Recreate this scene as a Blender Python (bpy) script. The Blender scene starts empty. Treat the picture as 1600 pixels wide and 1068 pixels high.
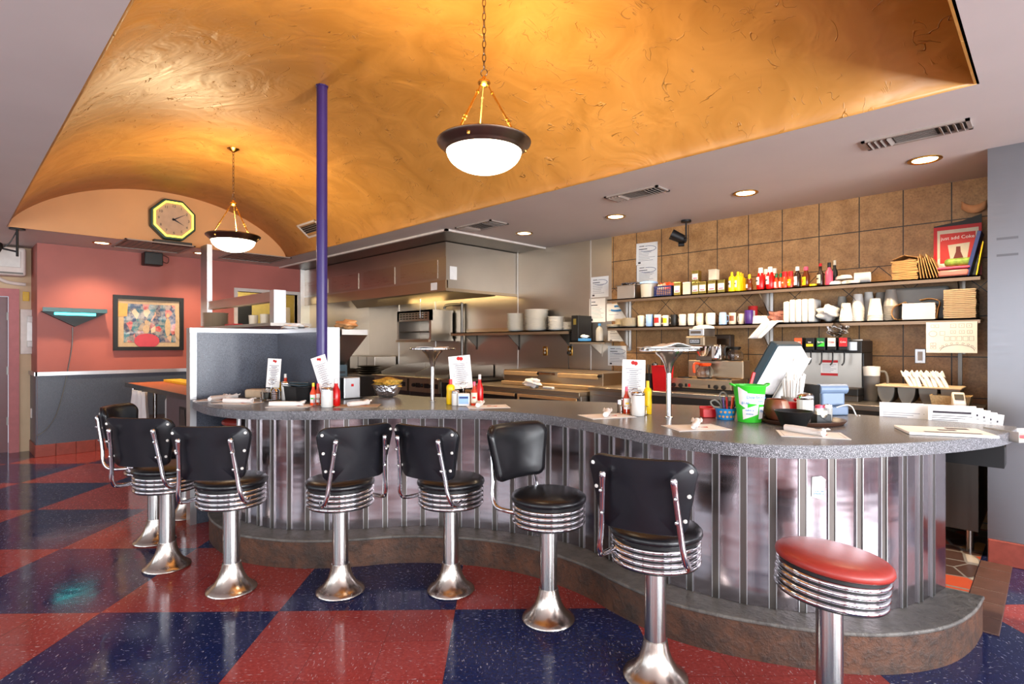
DAY, EXPO = 1.0, 0.22
import bpy, bmesh, math, random
from mathutils import Vector, Matrix, Euler
random.seed(11)
S = bpy.context.scene
COL = S.collection
PI = math.pi
# ---------------------------------------------------------------- camera geometry (room axes: X along the back wall, Y towards it)
EYE, FPX, CX, HY = 1.385, 870.0, 800.0, 538.0
YAW = math.radians(44.3)
FW = (-math.sin(YAW), math.cos(YAW)); RT = (math.cos(YAW), math.sin(YAW))
def at(px, d):
    t = (px-CX)/FPX
    return d*(FW[0]+t*RT[0]), d*(FW[1]+t*RT[1])
def onz(px, py, z): return at(px, (EYE-z)*FPX/(py-HY))
def dY(px, Y): return Y/(FW[1]+(px-CX)/FPX*RT[1])
def onY(px, Y): return at(px, dY(px, Y))[0]
def zY(px, py, Y): return EYE+(HY-py)/FPX*dY(px, Y)
def dX(px, X): return X/(FW[0]+(px-CX)/FPX*RT[0])
def onX(px, X): return at(px, dX(px, X))[1]
def zX(px, py, X): return EYE+(HY-py)/FPX*dX(px, X)
CEIL = 2.635; TOPZ = .965; WY = 5.44
# ---------------------------------------------------------------- mesh builder
class MB:
    def __init__(s): s.v = []; s.f = []
    def add(s, vs, fs, M=None):
        o = len(s.v)
        s.v += [tuple(M @ Vector(p)) if M else tuple(p) for p in vs]
        s.f += [tuple(i+o for i in f) for f in fs]
        return s
    def box(s, x0, x1, y0, y1, z0, z1, M=None):
        return s.add([(x0,y0,z0),(x1,y0,z0),(x1,y1,z0),(x0,y1,z0),(x0,y0,z1),(x1,y0,z1),(x1,y1,z1),(x0,y1,z1)],
              [(0,3,2,1),(4,5,6,7),(0,1,5,4),(1,2,6,5),(2,3,7,6),(3,0,4,7)], M)
    def cbox(s, c, d, rot=(0,0,0)):
        M = Matrix.Translation(c) @ Euler(rot).to_matrix().to_4x4()
        return s.box(-d[0]/2, d[0]/2, -d[1]/2, d[1]/2, -d[2]/2, d[2]/2, M)
    def lathe(s, prof, n=24, M=None, sx=1, sy=1):
        vs = []; fs = []
        for r, z in prof:
            for k in range(n):
                a = 2*PI*k/n; vs.append((r*math.cos(a)*sx, r*math.sin(a)*sy, z))
        for i in range(len(prof)-1):
            for k in range(n):
                fs.append((i*n+k, i*n+(k+1) % n, (i+1)*n+(k+1) % n, (i+1)*n+k))
        return s.add(vs, fs, M)
    def cyl(s, x, y, z0, z1, r, r1=None, n=20):
        r1 = r if r1 is None else r1
        return s.lathe([(0,z0),(r,z0),(r1,z1),(0,z1)], n, Matrix.Translation((x,y,0)))
    def rod(s, a, b, r, n=10, r1=None):
        a = Vector(a); b = Vector(b); d = b-a
        q = d.to_track_quat('Z', 'Y').to_matrix().to_4x4()
        return s.lathe([(0,0),(r,0),(r if r1 is None else r1, d.length),(0,d.length)], n, Matrix.Translation(a) @ q)
    def tube(s, pts, r, n=8, closed=False):
        P = [Vector(p) for p in pts]; N = len(P); vs = []; fs = []; up = None
        for i in range(N):
            if closed: t = P[(i+1) % N]-P[i-1]
            else: t = P[min(i+1,N-1)]-P[max(i-1,0)]
            t.normalize()
            if up is None:
                up = Vector((0,0,1)) if abs(t.z) < .9 else Vector((1,0,0))
            a = t.cross(up); a.normalize(); b = a.cross(t); up = b
            rr = r[i] if isinstance(r, (list, tuple)) else r
            for k in range(n):
                w = 2*PI*k/n; vs.append(P[i]+a*math.cos(w)*rr+b*math.sin(w)*rr)
        m = N if closed else N-1
        for i in range(m):
            j = (i+1) % N
            for k in range(n): fs.append((i*n+k, i*n+(k+1) % n, j*n+(k+1) % n, j*n+k))
        if not closed: fs += [tuple(range(n))[::-1], tuple((N-1)*n+k for k in range(n))]
        return s.add(vs, fs)
    def prism(s, poly, z0, z1, M=None):
        n = len(poly)
        return s.add([(x,y,z0) for x,y in poly]+[(x,y,z1) for x,y in poly],
              [tuple(range(n))[::-1], tuple(range(n,2*n))]+[(i,(i+1)%n,(i+1)%n+n,i+n) for i in range(n)], M)
    def strip(s, A, B, closed=False):
        n = len(A); m = n if closed else n-1
        return s.add(list(A)+list(B), [(i,(i+1)%n,(i+1)%n+n,i+n) for i in range(m)])
    def surf(s, fn, nu, nv, M=None):
        vs = [fn(i/nu, j/nv) for j in range(nv+1) for i in range(nu+1)]
        w = nu+1
        return s.add(vs, [(j*w+i, j*w+i+1, (j+1)*w+i+1, (j+1)*w+i) for j in range(nv) for i in range(nu)], M)
    def build(s, name, mt, parent=None, bevel=0, seg=2, ang=35, loc=None, rot=None, solid=0, sub=0, weld=True, recalc=True):
        me = bpy.data.meshes.new(name)
        me.from_pydata([tuple(p) for p in s.v], [], s.f)
        bm = bmesh.new(); bm.from_mesh(me)
        if weld:
            bmesh.ops.remove_doubles(bm, verts=bm.verts, dist=1e-5)
            bmesh.ops.dissolve_degenerate(bm, edges=bm.edges, dist=1e-6)
        if recalc: bmesh.ops.recalc_face_normals(bm, faces=bm.faces)
        for f in bm.faces: f.smooth = ang > 0
        bm.to_mesh(me); bm.free()
        if ang > 0: me.set_sharp_from_angle(angle=math.radians(ang))
        me.materials.append(mt)
        o = bpy.data.objects.new(name, me); COL.objects.link(o)
        if parent: o.parent = parent
        if loc: o.location = loc
        if rot: o.rotation_euler = rot
        if solid:
            md = o.modifiers.new('solid', 'SOLIDIFY'); md.thickness = solid; md.offset = 0
        if sub:
            md = o.modifiers.new('sub', 'SUBSURF'); md.levels = md.render_levels = sub
        if bevel:
            md = o.modifiers.new('bevel', 'BEVEL'); md.width = bevel; md.segments = seg
            md.limit_method = 'ANGLE'; md.angle_limit = math.radians(40); md.harden_normals = False
        return o
def tag(o, label, cat, group=None):
    o['label'] = label; o['category'] = cat
    if group: o['group'] = group
    return o
def struct(o):
    o['kind'] = 'structure'; return o
def thing(name, label, cat, loc=(0,0,0), rz=0, group=None):
    o = bpy.data.objects.new(name, None); COL.objects.link(o); o.empty_display_size = .05
    o.location = loc; o.rotation_euler = (0,0,rz)
    return tag(o, label, cat, group)
def dup(src, loc, rz=None, label=None, group=None, rot=None):
    r = src.copy(); COL.objects.link(r); r.location = loc
    if rz is not None: r.rotation_euler = (0,0,rz)
    if rot is not None: r.rotation_euler = rot
    if label: r['label'] = label
    if group: r['group'] = group
    for ch in [c for c in bpy.data.objects if c.parent == src]:
        c = ch.copy(); COL.objects.link(c); c.parent = r
        for g in [q for q in bpy.data.objects if q.parent == ch]:
            d = g.copy(); COL.objects.link(d); d.parent = c
    return r
def text(body, size, mt, name, parent, loc, rot, align='CENTER', ext=.0006, sx=1):
    cu = bpy.data.curves.new(name, 'FONT'); cu.body = body; cu.size = size; cu.extrude = ext
    cu.align_x = align; cu.align_y = 'CENTER'; cu.resolution_u = 3
    cu.materials.append(mt)
    tmp = bpy.data.objects.new(name, cu); COL.objects.link(tmp)
    me = bpy.data.meshes.new_from_object(tmp.evaluated_get(bpy.context.evaluated_depsgraph_get())); bpy.data.objects.remove(tmp); bpy.data.curves.remove(cu)
    o = bpy.data.objects.new(name, me); COL.objects.link(o)
    o.parent = parent; o.location = loc; o.rotation_euler = rot; o.scale = (sx,1,1)
    return o
FRONT = (PI/2, 0, 0)           # upright, readable from -Y
ORD = 'first second third fourth fifth sixth seventh eighth ninth tenth eleventh twelfth thirteenth fourteenth fifteenth sixteenth seventeenth eighteenth nineteenth twentieth'.split()
def catmull(P, k=6, closed=False):
    out = []; n = len(P)
    for i in range(n-1):
        p0 = P[max(i-1,0)]; p1 = P[i]; p2 = P[i+1]; p3 = P[min(i+2,n-1)]
        for j in range(k):
            t = j/k
            out.append(tuple(.5*((2*b)+(-a+c)*t+(2*a-5*b+4*c-d)*t*t+(-a+3*b-3*c+d)*t**3) for a,b,c,d in zip(p0,p1,p2,p3)))
    out.append(tuple(P[-1])); return out
def resample(P, step):
    out = [P[0]]; acc = 0
    for a, b in zip(P, P[1:]):
        L = math.dist(a, b); pos = step-acc
        while pos <= L:
            out.append(tuple(p+(q-p)*pos/L for p, q in zip(a, b))); pos += step
        acc = (acc+L) % step
    return out
# ---------------------------------------------------------------- materials
def lin(c):
    r = []
    for x in c[:3]:
        x /= 255; r.append(x/12.92 if x <= .04045 else ((x+.055)/1.055)**2.4)
    return (*r, 1)
class NT:
    def __init__(s, name):
        s.m = bpy.data.materials.new(name); s.m.use_nodes = True
        s.t = s.m.node_tree; s.p = s.t.nodes['Principled BSDF']
    def n(s, typ, **kw):
        nd = s.t.nodes.new(typ)
        for k, v in kw.items(): setattr(nd, k, v)
        return nd
    def put(s, a, sock):
        if hasattr(a, 'is_linked') or hasattr(a, 'links'): s.t.links.new(a, sock)
        else: sock.default_value = a
    def mth(s, op, a, b=0, c=0):
        nd = s.n('ShaderNodeMath', operation=op)
        s.put(a, nd.inputs[0]); s.put(b, nd.inputs[1]); s.put(c, nd.inputs[2])
        return nd.outputs[0]
    def mix(s, f, a, b, mode='MIX'):
        nd = s.n('ShaderNodeMix', data_type='RGBA', blend_type=mode)
        s.put(f, nd.inputs[0]); s.put(a, nd.inputs[6]); s.put(b, nd.inputs[7])
        return nd.outputs[2]
    def noise(s, vec, scale, detail=3, rough=.5, dist=0):
        nd = s.n('ShaderNodeTexNoise')
        if vec is not None: s.put(vec, nd.inputs['Vector'])
        nd.inputs['Scale'].default_value = scale; nd.inputs['Detail'].default_value = detail
        nd.inputs['Roughness'].default_value = rough; nd.inputs['Distortion'].default_value = dist
        return nd.outputs[0]
    def vor(s, vec, scale, feature='F1', out='Distance'):
        nd = s.n('ShaderNodeTexVoronoi', feature=feature); s.put(vec, nd.inputs['Vector'])
        nd.inputs['Scale'].default_value = scale
        return nd.outputs[out]
    def rng(s, v, a, b, c=0., d=1.):
        nd = s.n('ShaderNodeMapRange'); s.put(v, nd.inputs[0])
        for i, x in enumerate((a, b, c, d)): nd.inputs[i+1].default_value = x
        return nd.outputs[0]
    def obj(s): return s.n('ShaderNodeTexCoord').outputs['Object']
    def pos(s): return s.n('ShaderNodeNewGeometry').outputs['Position']
    def xyz(s, v):
        nd = s.n('ShaderNodeSeparateXYZ'); s.put(v, nd.inputs[0]); return nd.outputs
    def comb(s, x, y, z):
        nd = s.n('ShaderNodeCombineXYZ'); s.put(x, nd.inputs[0]); s.put(y, nd.inputs[1]); s.put(z, nd.inputs[2]); return nd.outputs[0]
    def scl(s, v, x, y, z):
        nd = s.n('ShaderNodeMapping'); s.put(v, nd.inputs[0]); nd.inputs['Scale'].default_value = (x, y, z); return nd.outputs[0]
    def bump(s, h, st, dist=.01):
        nd = s.n('ShaderNodeBump'); s.put(h, nd.inputs['Height']); nd.inputs['Strength'].default_value = st
        nd.inputs['Distance'].default_value = dist
        s.t.links.new(nd.outputs[0], s.p.inputs['Normal'])
    def set(s, **kw):
        for k, v in kw.items(): s.put(v, s.p.inputs[k.replace('_', ' ')])
        return s
def mat(name, c, rough=.5, metal=0, var=.07, scale=14, bump=0, trans=0, emit=0, ec=None, coat=0, ior=1.45, alpha=1, spec=.5):
    N = NT(name); L = lin(c)
    f = N.noise(N.obj(), scale, 4)
    f = N.rng(f, .3, .7)
    col = N.mix(f, tuple(x*(1-var) for x in L[:3])+(1,), tuple(min(1, x*(1+var)) for x in L[:3])+(1,))
    N.set(Base_Color=col, Roughness=rough, Metallic=metal, IOR=ior, Alpha=alpha)
    N.p.inputs['Transmission Weight'].default_value = trans
    N.p.inputs['Coat Weight'].default_value = coat
    N.p.inputs['Specular IOR Level'].default_value = spec
    if emit:
        N.p.inputs['Emission Color'].default_value = lin(ec or c); N.p.inputs['Emission Strength'].default_value = emit
    if bump: N.bump(N.noise(N.obj(), scale*3, 3), bump, .004)
    return N.m
def steel(name, c=(186,184,180), rough=.3, st=(60,60,2), wav=0, var=.045, wscale=(1,1,5)):
    N = NT(name); L = lin(c); o = N.pos()
    g = N.noise(N.scl(o, *st), 1.0, 3)
    b = N.noise(o, 2.2, 3)
    f = N.mth('ADD', N.mth('MULTIPLY', g, .3), N.mth('MULTIPLY', b, .7))
    f = N.rng(f, .35, .65)
    N.set(Base_Color=N.mix(f, tuple(x*(1-var) for x in L[:3])+(1,), tuple(min(1,x*(1+var)) for x in L[:3])+(1,)),
          Metallic=1.0, Roughness=N.rng(g, .3, .7, rough*.9, rough*1.1))
    if wav: N.bump(N.mth('MULTIPLY', N.noise(N.scl(o, *wscale), 1.0, 2), wav), .35, .02)
    return N.m
def speckle(name, base, lo, hi, rough=.3, sc=230):
    N = NT(name); o = N.pos()
    a = N.noise(o, sc, 2, .6); b = N.noise(o, sc*.6, 2, .6)
    c = N.mix(N.rng(a, .54, .62), lin(base), lin(hi)); c = N.mix(N.rng(b, .55, .63), c, lin(lo))
    N.set(Base_Color=c, Roughness=rough)
    return N.m
M = {}
def mk():
    M['chrome'] = steel('chrome_metal', (215,213,216), .09, (30,30,30), var=.04)
    M['brushed'] = steel('brushed_column_steel', (190,188,186), .24, (90,90,3))
    M['basechrome'] = steel('worn_base_steel', (196,186,176), .22, (25,25,25), var=.15)
    M['steel'] = steel('kitchen_steel', (182,175,166), .32, (8,8,240))
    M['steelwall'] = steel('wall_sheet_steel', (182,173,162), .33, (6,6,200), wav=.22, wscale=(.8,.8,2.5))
    M['steelpanel'] = steel('counter_panel_steel', (156,147,151), .17, (160,160,6), wav=.6, wscale=(1.5,1.5,8), var=.05)
    M['darksteel'] = steel('dark_steel', (96,92,88), .35)
    M['alu'] = steel('aluminium_trim', (205,206,208), .35)
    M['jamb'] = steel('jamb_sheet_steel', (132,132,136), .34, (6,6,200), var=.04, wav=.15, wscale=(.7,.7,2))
    M['ghost'] = steel('old_glue_mark', (108,108,112), .5)
    M['vinyl'] = mat('black_vinyl', (20,20,23), .27, bump=.05, scale=60)
    M['backboard'] = mat('black_back_board', (17,18,24), .36, scale=9, var=.3)
    M['redvinyl'] = mat('red_vinyl', (152,50,42), .36, bump=.05, scale=50)
    M['black'] = mat('black_plastic', (14,14,15), .45)
    M['white'] = mat('white_glaze', (222,219,212), .25)
    M['foam'] = mat('white_foam', (218,215,210), .6)
    M['paper'] = mat('white_paper', (242,240,236), .7, var=.03)
    M['cream'] = mat('cream_glaze', (216,206,184), .3)
    M['ink'] = mat('dark_print', (60,55,62), .8)
    M['redink'] = mat('red_print', (190,36,34), .7)
    M['blueink'] = mat('blue_print', (70,140,200), .7)
    M['greyink'] = mat('pale_grey_print', (150,148,155), .8)
    M['red'] = mat('red_plastic', (196,20,26), .35)
    M['ketchup'] = mat('ketchup_red', (190,14,14), .22)
    M['yellow'] = mat('mustard_yellow', (248,206,20), .35)
    M['orange'] = mat('orange_plastic', (245,80,30), .35)
    M['green'] = mat('lime_green_plastic', (60,205,50), .4)
    M['dgreen'] = mat('dark_green_plastic', (20,90,50), .4)
    M['blue'] = mat('bright_blue_cup', (28,128,190), .4)
    M['navy'] = mat('navy_plastic', (34,52,110), .45)
    M['purple'] = mat('purple_glaze', (66,38,110), .3)
    M['lblue'] = mat('light_blue_glaze', (150,186,232), .3)
    M['pink'] = mat('pink_plastic', (232,80,110), .35)
    M['kraft'] = mat('kraft_paper', (178,136,84), .8, scale=25, var=.12)
    M['fibre'] = mat('fibre_board', (186,164,136), .85, scale=40)
    M['shelfsteel'] = steel('brown_lit_shelf_steel', (150,126,104), .36, (8,8,240))
    M['tin'] = steel('gold_tin', (190,170,90), .3, (10,10,10))
    M['brass'] = steel('brass', (205,160,80), .25, (20,20,20))
    M['bronze'] = steel('dark_bronze', (120,104,90), .32, (20,20,20))
    M['brown'] = mat('brown_tray', (66,40,28), .4)
    M['brownglaze'] = mat('brown_stoneware', (124,66,44), .35)
    M['amber'] = mat('amber_sauce', (90,40,14), .15)
    M['hotsauce'] = mat('hot_sauce_red', (196,60,30), .2)
    M['glass'] = mat('clear_glass', (245,245,245), .03, trans=1, var=0)
    M['plasticclear'] = mat('cloudy_plastic', (225,222,214), .35, trans=.55, var=.03)
    M['jarglass'] = mat('sugar_filled_glass', (238,237,232), .12, trans=.2, var=.02)
    M['coffee'] = mat('coffee_brown', (40,22,12), .2)
    M['teal'] = mat('teal_housing', (48,66,74), .4)
    M['sunlit_cover'] = mat('sunlit_white_housing', (236,236,238), .4)  # near-white stands in for sunlight burning out the terminal's back
    M['bluegrey'] = mat('blue_grey_plastic', (112,132,160), .4)
    M['grey'] = mat('grey_plastic', (120,116,108), .5)
    M['goldsteel'] = steel('warm_steel', (178,160,136), .38, (8,8,240))
    M['foil'] = steel('crumpled_foil', (235,235,240), .3, (20,20,20), wav=4, wscale=(40,40,40))
    M['pole'] = mat('purple_paint', (54,40,104), .32, var=.04)
    M['cloth'] = mat('white_cloth', (226,222,218), .85, scale=6)
    M['wicker'] = mat('wicker', (190,160,112), .7, scale=80, var=.25)
    M['granite'] = speckle('speckled_laminate', (84,84,88), (46,46,50), (200,200,206), .3, 360)
    M['granitetop'] = speckle('speckled_laminate_top', (100,98,98), (70,68,70), (146,144,146), .27)
    M['wains'] = speckle('wainscot_laminate', (70,78,92), (52,58,70), (96,104,120), .35, 300)
    M['divider'] = speckle('divider_laminate', (74,80,92), (50,54,64), (110,116,130), .3, 300)
    M['pinkwall'] = mat('salmon_wall_paint', (172,96,86), .5, scale=1.5, var=.12, bump=.05)
    M['creamwall'] = mat('cream_wall_paint', (214,186,150), .6, scale=3, var=.08)
    M['lunette'] = mat('tan_wall_paint', (206,150,98), .5, scale=2, var=.05)
    M['ceil'] = mat('pale_ceiling_paint', (206,196,192), .55, scale=2, var=.03, bump=.03)
    M['outerwall'] = mat('pale_wall_paint', (196,178,170), .7, scale=2)
    M['redtile'] = mat('red_quarry_tile', (140,66,54), .4, scale=20, var=.15)
    M['brownquarry'] = mat('brown_quarry_tile', (88,62,54), .4, scale=20, var=.15)
    M['doorred'] = mat('dark_red_door', (96,36,38), .35)
    M['framepink'] = mat('pink_frame_paint', (190,112,112), .5)
    M['ac'] = mat('off_white_plastic', (226,214,204), .45)
    M['bulbglass'] = mat('lit_bowl_glass', (255,238,205), .4, emit=9, ec=(255,232,196))
    M['lamp'] = mat('lit_lamp', (255,240,200), .4, emit=14, ec=(255,226,176))
    M['neonteal'] = mat('teal_neon', (120,255,250), .3, emit=5, ec=(70,240,238))
    M['neonyellow'] = mat('yellow_neon', (255,236,90), .3, emit=2.6, ec=(255,224,70))
    M['tealglass'] = mat('teal_strip', (8,62,64), .25, emit=.06, ec=(10,160,160))
    M['clockgreen'] = mat('dark_green_case', (30,56,52), .4)
    M['clockface'] = mat('clock_face_brown', (178,146,120), .5)
    M['vent'] = mat('vent_grey', (150,138,130), .5)
    M['ventdark'] = mat('vent_dark', (30,28,27), .7)
    M['ventwhite'] = mat('vent_pale', (214,204,196), .5)
    M['wood'] = mat('orange_wood', (176,90,48), .4, scale=30, var=.2)
    M['yellowboard'] = mat('yellow_board', (225,180,20), .4)
    M['laminatebrown'] = mat('brown_laminate', (92,76,78), .45)
    M['beige'] = mat('beige_strip', (196,160,112), .5)
    M['yellowwall'] = mat('kitchen_yellow', (200,180,110), .6)
    M['bread'] = mat('bread', (206,150,96), .7)
    M['salad'] = mat('golden_food', (190,150,60), .7, scale=60, var=.5)
    M['greenfood'] = mat('mottled_green', (110,140,50), .6, scale=40, var=.4)
    # ---- floor
    N = NT('checker_vinyl_floor'); x, y, z = N.xyz(N.pos())
    a = math.radians(45.4); c_, s_ = math.cos(a), math.sin(a); x0, y0 = -2.888, 1.2255
    dx = N.mth('SUBTRACT', x, x0); dy = N.mth('SUBTRACT', y, y0)
    u = N.mth('DIVIDE', N.mth('ADD', N.mth('MULTIPLY', dx, c_), N.mth('MULTIPLY', dy, s_)), .915)
    v = N.mth('DIVIDE', N.mth('SUBTRACT', N.mth('MULTIPLY', dy, c_), N.mth('MULTIPLY', dx, s_)), .915)
    chk = N.mth('FLOORED_MODULO', N.mth('ADD', N.mth('FLOOR', u), N.mth('FLOOR', v)), 2.0)
    u3 = N.mth('MULTIPLY', u, 3.0); v3 = N.mth('MULTIPLY', v, 3.0)
    def edge(q, w):
        f = N.mth('FRACT', q); m = N.mth('MINIMUM', f, N.mth('SUBTRACT', 1.0, f)); return N.mth('LESS_THAN', m, w)
    jt = N.mth('MAXIMUM', edge(u3, .004), edge(v3, .004))
    sw = N.mth('FLOORED_MODULO', N.mth('ADD', N.mth('FLOOR', u3), N.mth('FLOOR', v3)), 2.0)
    va = N.comb(N.mth('MULTIPLY', u, 38), N.mth('MULTIPLY', v, 130), 0); vb = N.comb(N.mth('MULTIPLY', u, 130), N.mth('MULTIPLY', v, 38), 5.)
    vm = N.n('ShaderNodeMix', data_type='VECTOR'); N.put(sw, vm.inputs[0]); N.put(va, vm.inputs[4]); N.put(vb, vm.inputs[5])
    fl = N.noise(vm.outputs[1], 1.0, 2, .5, .6)
    fl = N.rng(fl, .645, .70)
    fl2 = N.rng(N.noise(N.comb(N.mth('MULTIPLY', u, 60), N.mth('MULTIPLY', v, 60), 9.), 1.0, 3), .3, .7)
    blue = N.mix(fl2, lin((20,28,66)), lin((32,44,90))); red = N.mix(fl2, lin((138,50,48)), lin((160,66,60)))
    col = N.mix(chk, blue, red)
    wn = N.n('ShaderNodeTexWhiteNoise', noise_dimensions='2D'); N.put(N.comb(N.mth('FLOOR', u3), N.mth('FLOOR', v3), 0), wn.inputs[0])
    col = N.mix(N.mth('MULTIPLY', wn.outputs[0], .12), col, lin((60,50,60)))
    col = N.mix(N.mth('MULTIPLY', fl, .62), col, lin((200,196,200)))
    col = N.mix(N.mth('MULTIPLY', jt, .55), col, lin((18,16,20)))
    N.set(Base_Color=col, Roughness=N.rng(N.noise(N.pos(), 5, 4), .3, .7, .07, .17))
    N.bump(N.noise(N.pos(), 9, 2), .04, .02)
    M['floor'] = N.m
    # ---- wall tile
    N = NT('stone_wall_tile'); x, y, z = N.xyz(N.pos()); s = .3095
    def ed(q, w):
        f = N.mth('FRACT', q); m = N.mth('MINIMUM', f, N.mth('SUBTRACT', 1.0, f)); return N.mth('LESS_THAN', m, w)
    ux = N.mth('DIVIDE', N.mth('ADD', x, 1.501), s)
    up = N.mth('DIVIDE', N.mth('SUBTRACT', z, 2.033), s); lo = N.mth('DIVIDE', N.mth('SUBTRACT', z, 1.60), s)
    isup = N.mth('GREATER_THAN', z, 2.033); islo = N.mth('LESS_THAN', z, 1.60)
    band = N.mth('SUBTRACT', 1.0, N.mth('ADD', isup, islo))
    vz = N.mth('ADD', N.mth('MULTIPLY', up, isup), N.mth('MULTIPLY', lo, N.mth('SUBTRACT', 1.0, isup)))
    sq = N.mth('MAXIMUM', ed(ux, .013), ed(vz, .013))
    xa = N.mth('ADD', x, 3.0); za = N.mth('SUBTRACT', z, 1.8165)
    p = N.mth('DIVIDE', N.mth('ADD', xa, za), .433); q = N.mth('DIVIDE', N.mth('SUBTRACT', xa, za), .433)
    di = N.mth('MAXIMUM', ed(p, .010), ed(q, .010))
    eb = N.mth('MAXIMUM', N.mth('LESS_THAN', N.mth('ABSOLUTE', N.mth('SUBTRACT', z, 2.033)), .0027), N.mth('LESS_THAN', N.mth('ABSOLUTE', N.mth('SUBTRACT', z, 1.6)), .0027))
    gr = N.mth('MAXIMUM', N.mth('ADD', N.mth('MULTIPLY', di, band), N.mth('MULTIPLY', sq, N.mth('SUBTRACT', 1.0, band))), eb)
    wn = N.n('ShaderNodeTexWhiteNoise', noise_dimensions='3D')
    N.put(N.comb(N.mth('FLOOR', N.mth('ADD', N.mth('MULTIPLY', ux, N.mth('SUBTRACT',1.0,band)), N.mth('MULTIPLY', p, band))), N.mth('FLOOR', N.mth('ADD', N.mth('MULTIPLY', vz, N.mth('SUBTRACT',1.0,band)), N.mth('MULTIPLY', q, band))), 0), wn.inputs[0])
    n1 = N.rng(N.noise(N.pos(), 9, 5, .65), .32, .68); n2 = N.rng(N.noise(N.pos(), 70, 4, .7), .45, .7)
    col = N.mix(n1, lin((206,158,102)), lin((158,112,64)))
    col = N.mix(N.mth('MULTIPLY', wn.outputs[0], .35), col, lin((176,130,82)))
    col = N.mix(N.mth('MULTIPLY', n2, .5), col, lin((104,70,42)))
    col = N.mix(gr, col, lin((46,38,30)))
    N.set(Base_Color=col, Roughness=.42); N.bump(N.mth('SUBTRACT', N.mth('MULTIPLY', n1, .1), gr), .25, .006)
    M['walltile'] = N.m
    # ---- vault plaster with trowel marks
    N = NT('amber_trowelled_plaster'); o = N.pos()
    w = N.noise(o, 2.2, 3, .55, 1.6)
    r1 = N.mth('ABSOLUTE', N.mth('SUBTRACT', N.noise(N.scl(o, 1, 1.6, 1), 3.2, 2, .5, 1.2), .5)); r1 = N.rng(r1, 0, .009, 1, 0)
    msk = N.rng(N.noise(o, 6, 3), .56, .66)
    r2 = N.mth('ABSOLUTE', N.mth('SUBTRACT', N.noise(N.scl(o, 1.7, 1, 1), 6, 2, .5, .8), .5)); r2 = N.rng(r2, 0, .011, 1, 0)
    msk2 = N.rng(N.noise(o, 7, 2), .56, .68)
    h = N.mth('ADD', N.mth('MULTIPLY', r1, msk), N.mth('MULTIPLY', N.mth('MULTIPLY', r2, msk2), .6))
    h = N.mth('ADD', h, N.mth('MULTIPLY', w, .7))
    N.set(Base_Color=N.mix(N.rng(w, .35, .65), lin((180,126,56)), lin((198,142,70))), Roughness=.42)
    N.bump(h, .62, .036)
    M['vault'] = N.m
    # ---- concrete step
    def conc(name, a, b, c, rough):
        N = NT(name); o = N.pos()
        n1 = N.rng(N.noise(o, 6, 6, .7), .35, .65); n2 = N.rng(N.noise(o, 26, 5, .7), .45, .7)
        col = N.mix(n1, lin(a), lin(b)); col = N.mix(N.mth('MULTIPLY', n2, .7), col, lin(c))
        N.set(Base_Color=col, Roughness=rough); N.bump(N.mth('ADD', n2, n1), .4, .008); return N.m
    M['steptop'] = conc('worn_concrete_top', (112,108,102), (86,82,78), (62,58,56), .45)
    M['stepside'] = conc('rusty_concrete_side', (98,62,42), (60,44,35), (34,27,24), .6)
    # ---- mosaic paving
    N = NT('flagstone_mosaic'); o = N.pos()
    e = N.vor(o, 5.5, 'DISTANCE_TO_EDGE'); cc = N.vor(o, 5.5, 'F1', 'Color')
    r = N.xyz(cc)[0]
    col = N.mix(N.mth('GREATER_THAN', r, .42), lin((70,50,44)), lin((176,74,46)))
    col = N.mix(N.mth('GREATER_THAN', r, .66), col, lin((96,72,62)))
    col = N.mix(N.mth('GREATER_THAN', r, .82), col, lin((170,160,146)))
    col = N.mix(N.mth('GREATER_THAN', r, .93), col, lin((214,160,96)))
    col = N.mix(N.mth('LESS_THAN', e, .03), col, lin((120,116,112)))
    N.set(Base_Color=col, Roughness=.3)
    M['mosaic'] = N.m
    # ---- generic picture (plain blotches of colour)
    N = NT('painting_colours'); o = N.obj()
    n = N.vor(N.scl(o, 1, 1, .7), 15, 'F1', 'Color'); k = N.xyz(n)[0]
    col = N.mix(N.rng(k, 0, .4), lin((30,44,96)), lin((60,120,134)))
    col = N.mix(N.rng(k, .42, .5), col, lin((178,72,82))); col = N.mix(N.rng(k, .58, .64), col, lin((200,180,150)))
    col = N.mix(N.rng(k, .7, .78), col, lin((48,56,84)))
    N.set(Base_Color=N.mix(N.rng(N.noise(o, 24, 4), .4, .6), col, N.mix(.35, col, lin((214,196,180)))), Roughness=.4)
    N.p.inputs['Coat Weight'].default_value = 1; N.p.inputs['Coat Roughness'].default_value = .02
    M['painting'] = N.m
mk()
# ================================================================ SETTING
def wall(name, mt, *b, parent=None, bevel=0):
    m = MB()
    for q in b: m.box(*q)
    o = m.build(name, mt, parent, bevel, ang=0)
    return o if parent else struct(o)
VX0, VX1, VY0, VY1 = -7.95, -.27, .48, 3.476
wall('floor', M['floor'], (-10.6,4.4,-3.2,5.6,-.06,0))
wall('ceiling', M['ceil'], (-10.6,4.4,-3.2,VY0,CEIL,CEIL+.08), (-10.6,4.4,VY1,5.6,CEIL,CEIL+.08),
     (-10.6,VX0,VY0,VY1,CEIL,CEIL+.08), (VX1,4.4,VY0,VY1,CEIL,CEIL+.08))
VC = (VY0+VY1)/2; VA = (VY1-VY0)/2; VB = .655; VR = (VA*VA+VB*VB)/(2*VB)
def vz(y):
    e = max(0, 1-((y-VC)/VA)**2)
    el = VB*math.sqrt(e); ci = math.sqrt(max(0, VR*VR-(y-VC)**2))-(VR-VB)
    return CEIL+.5*el+.5*ci
ys = [VC-VA*math.cos(PI*i/64) for i in range(65)]
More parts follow.
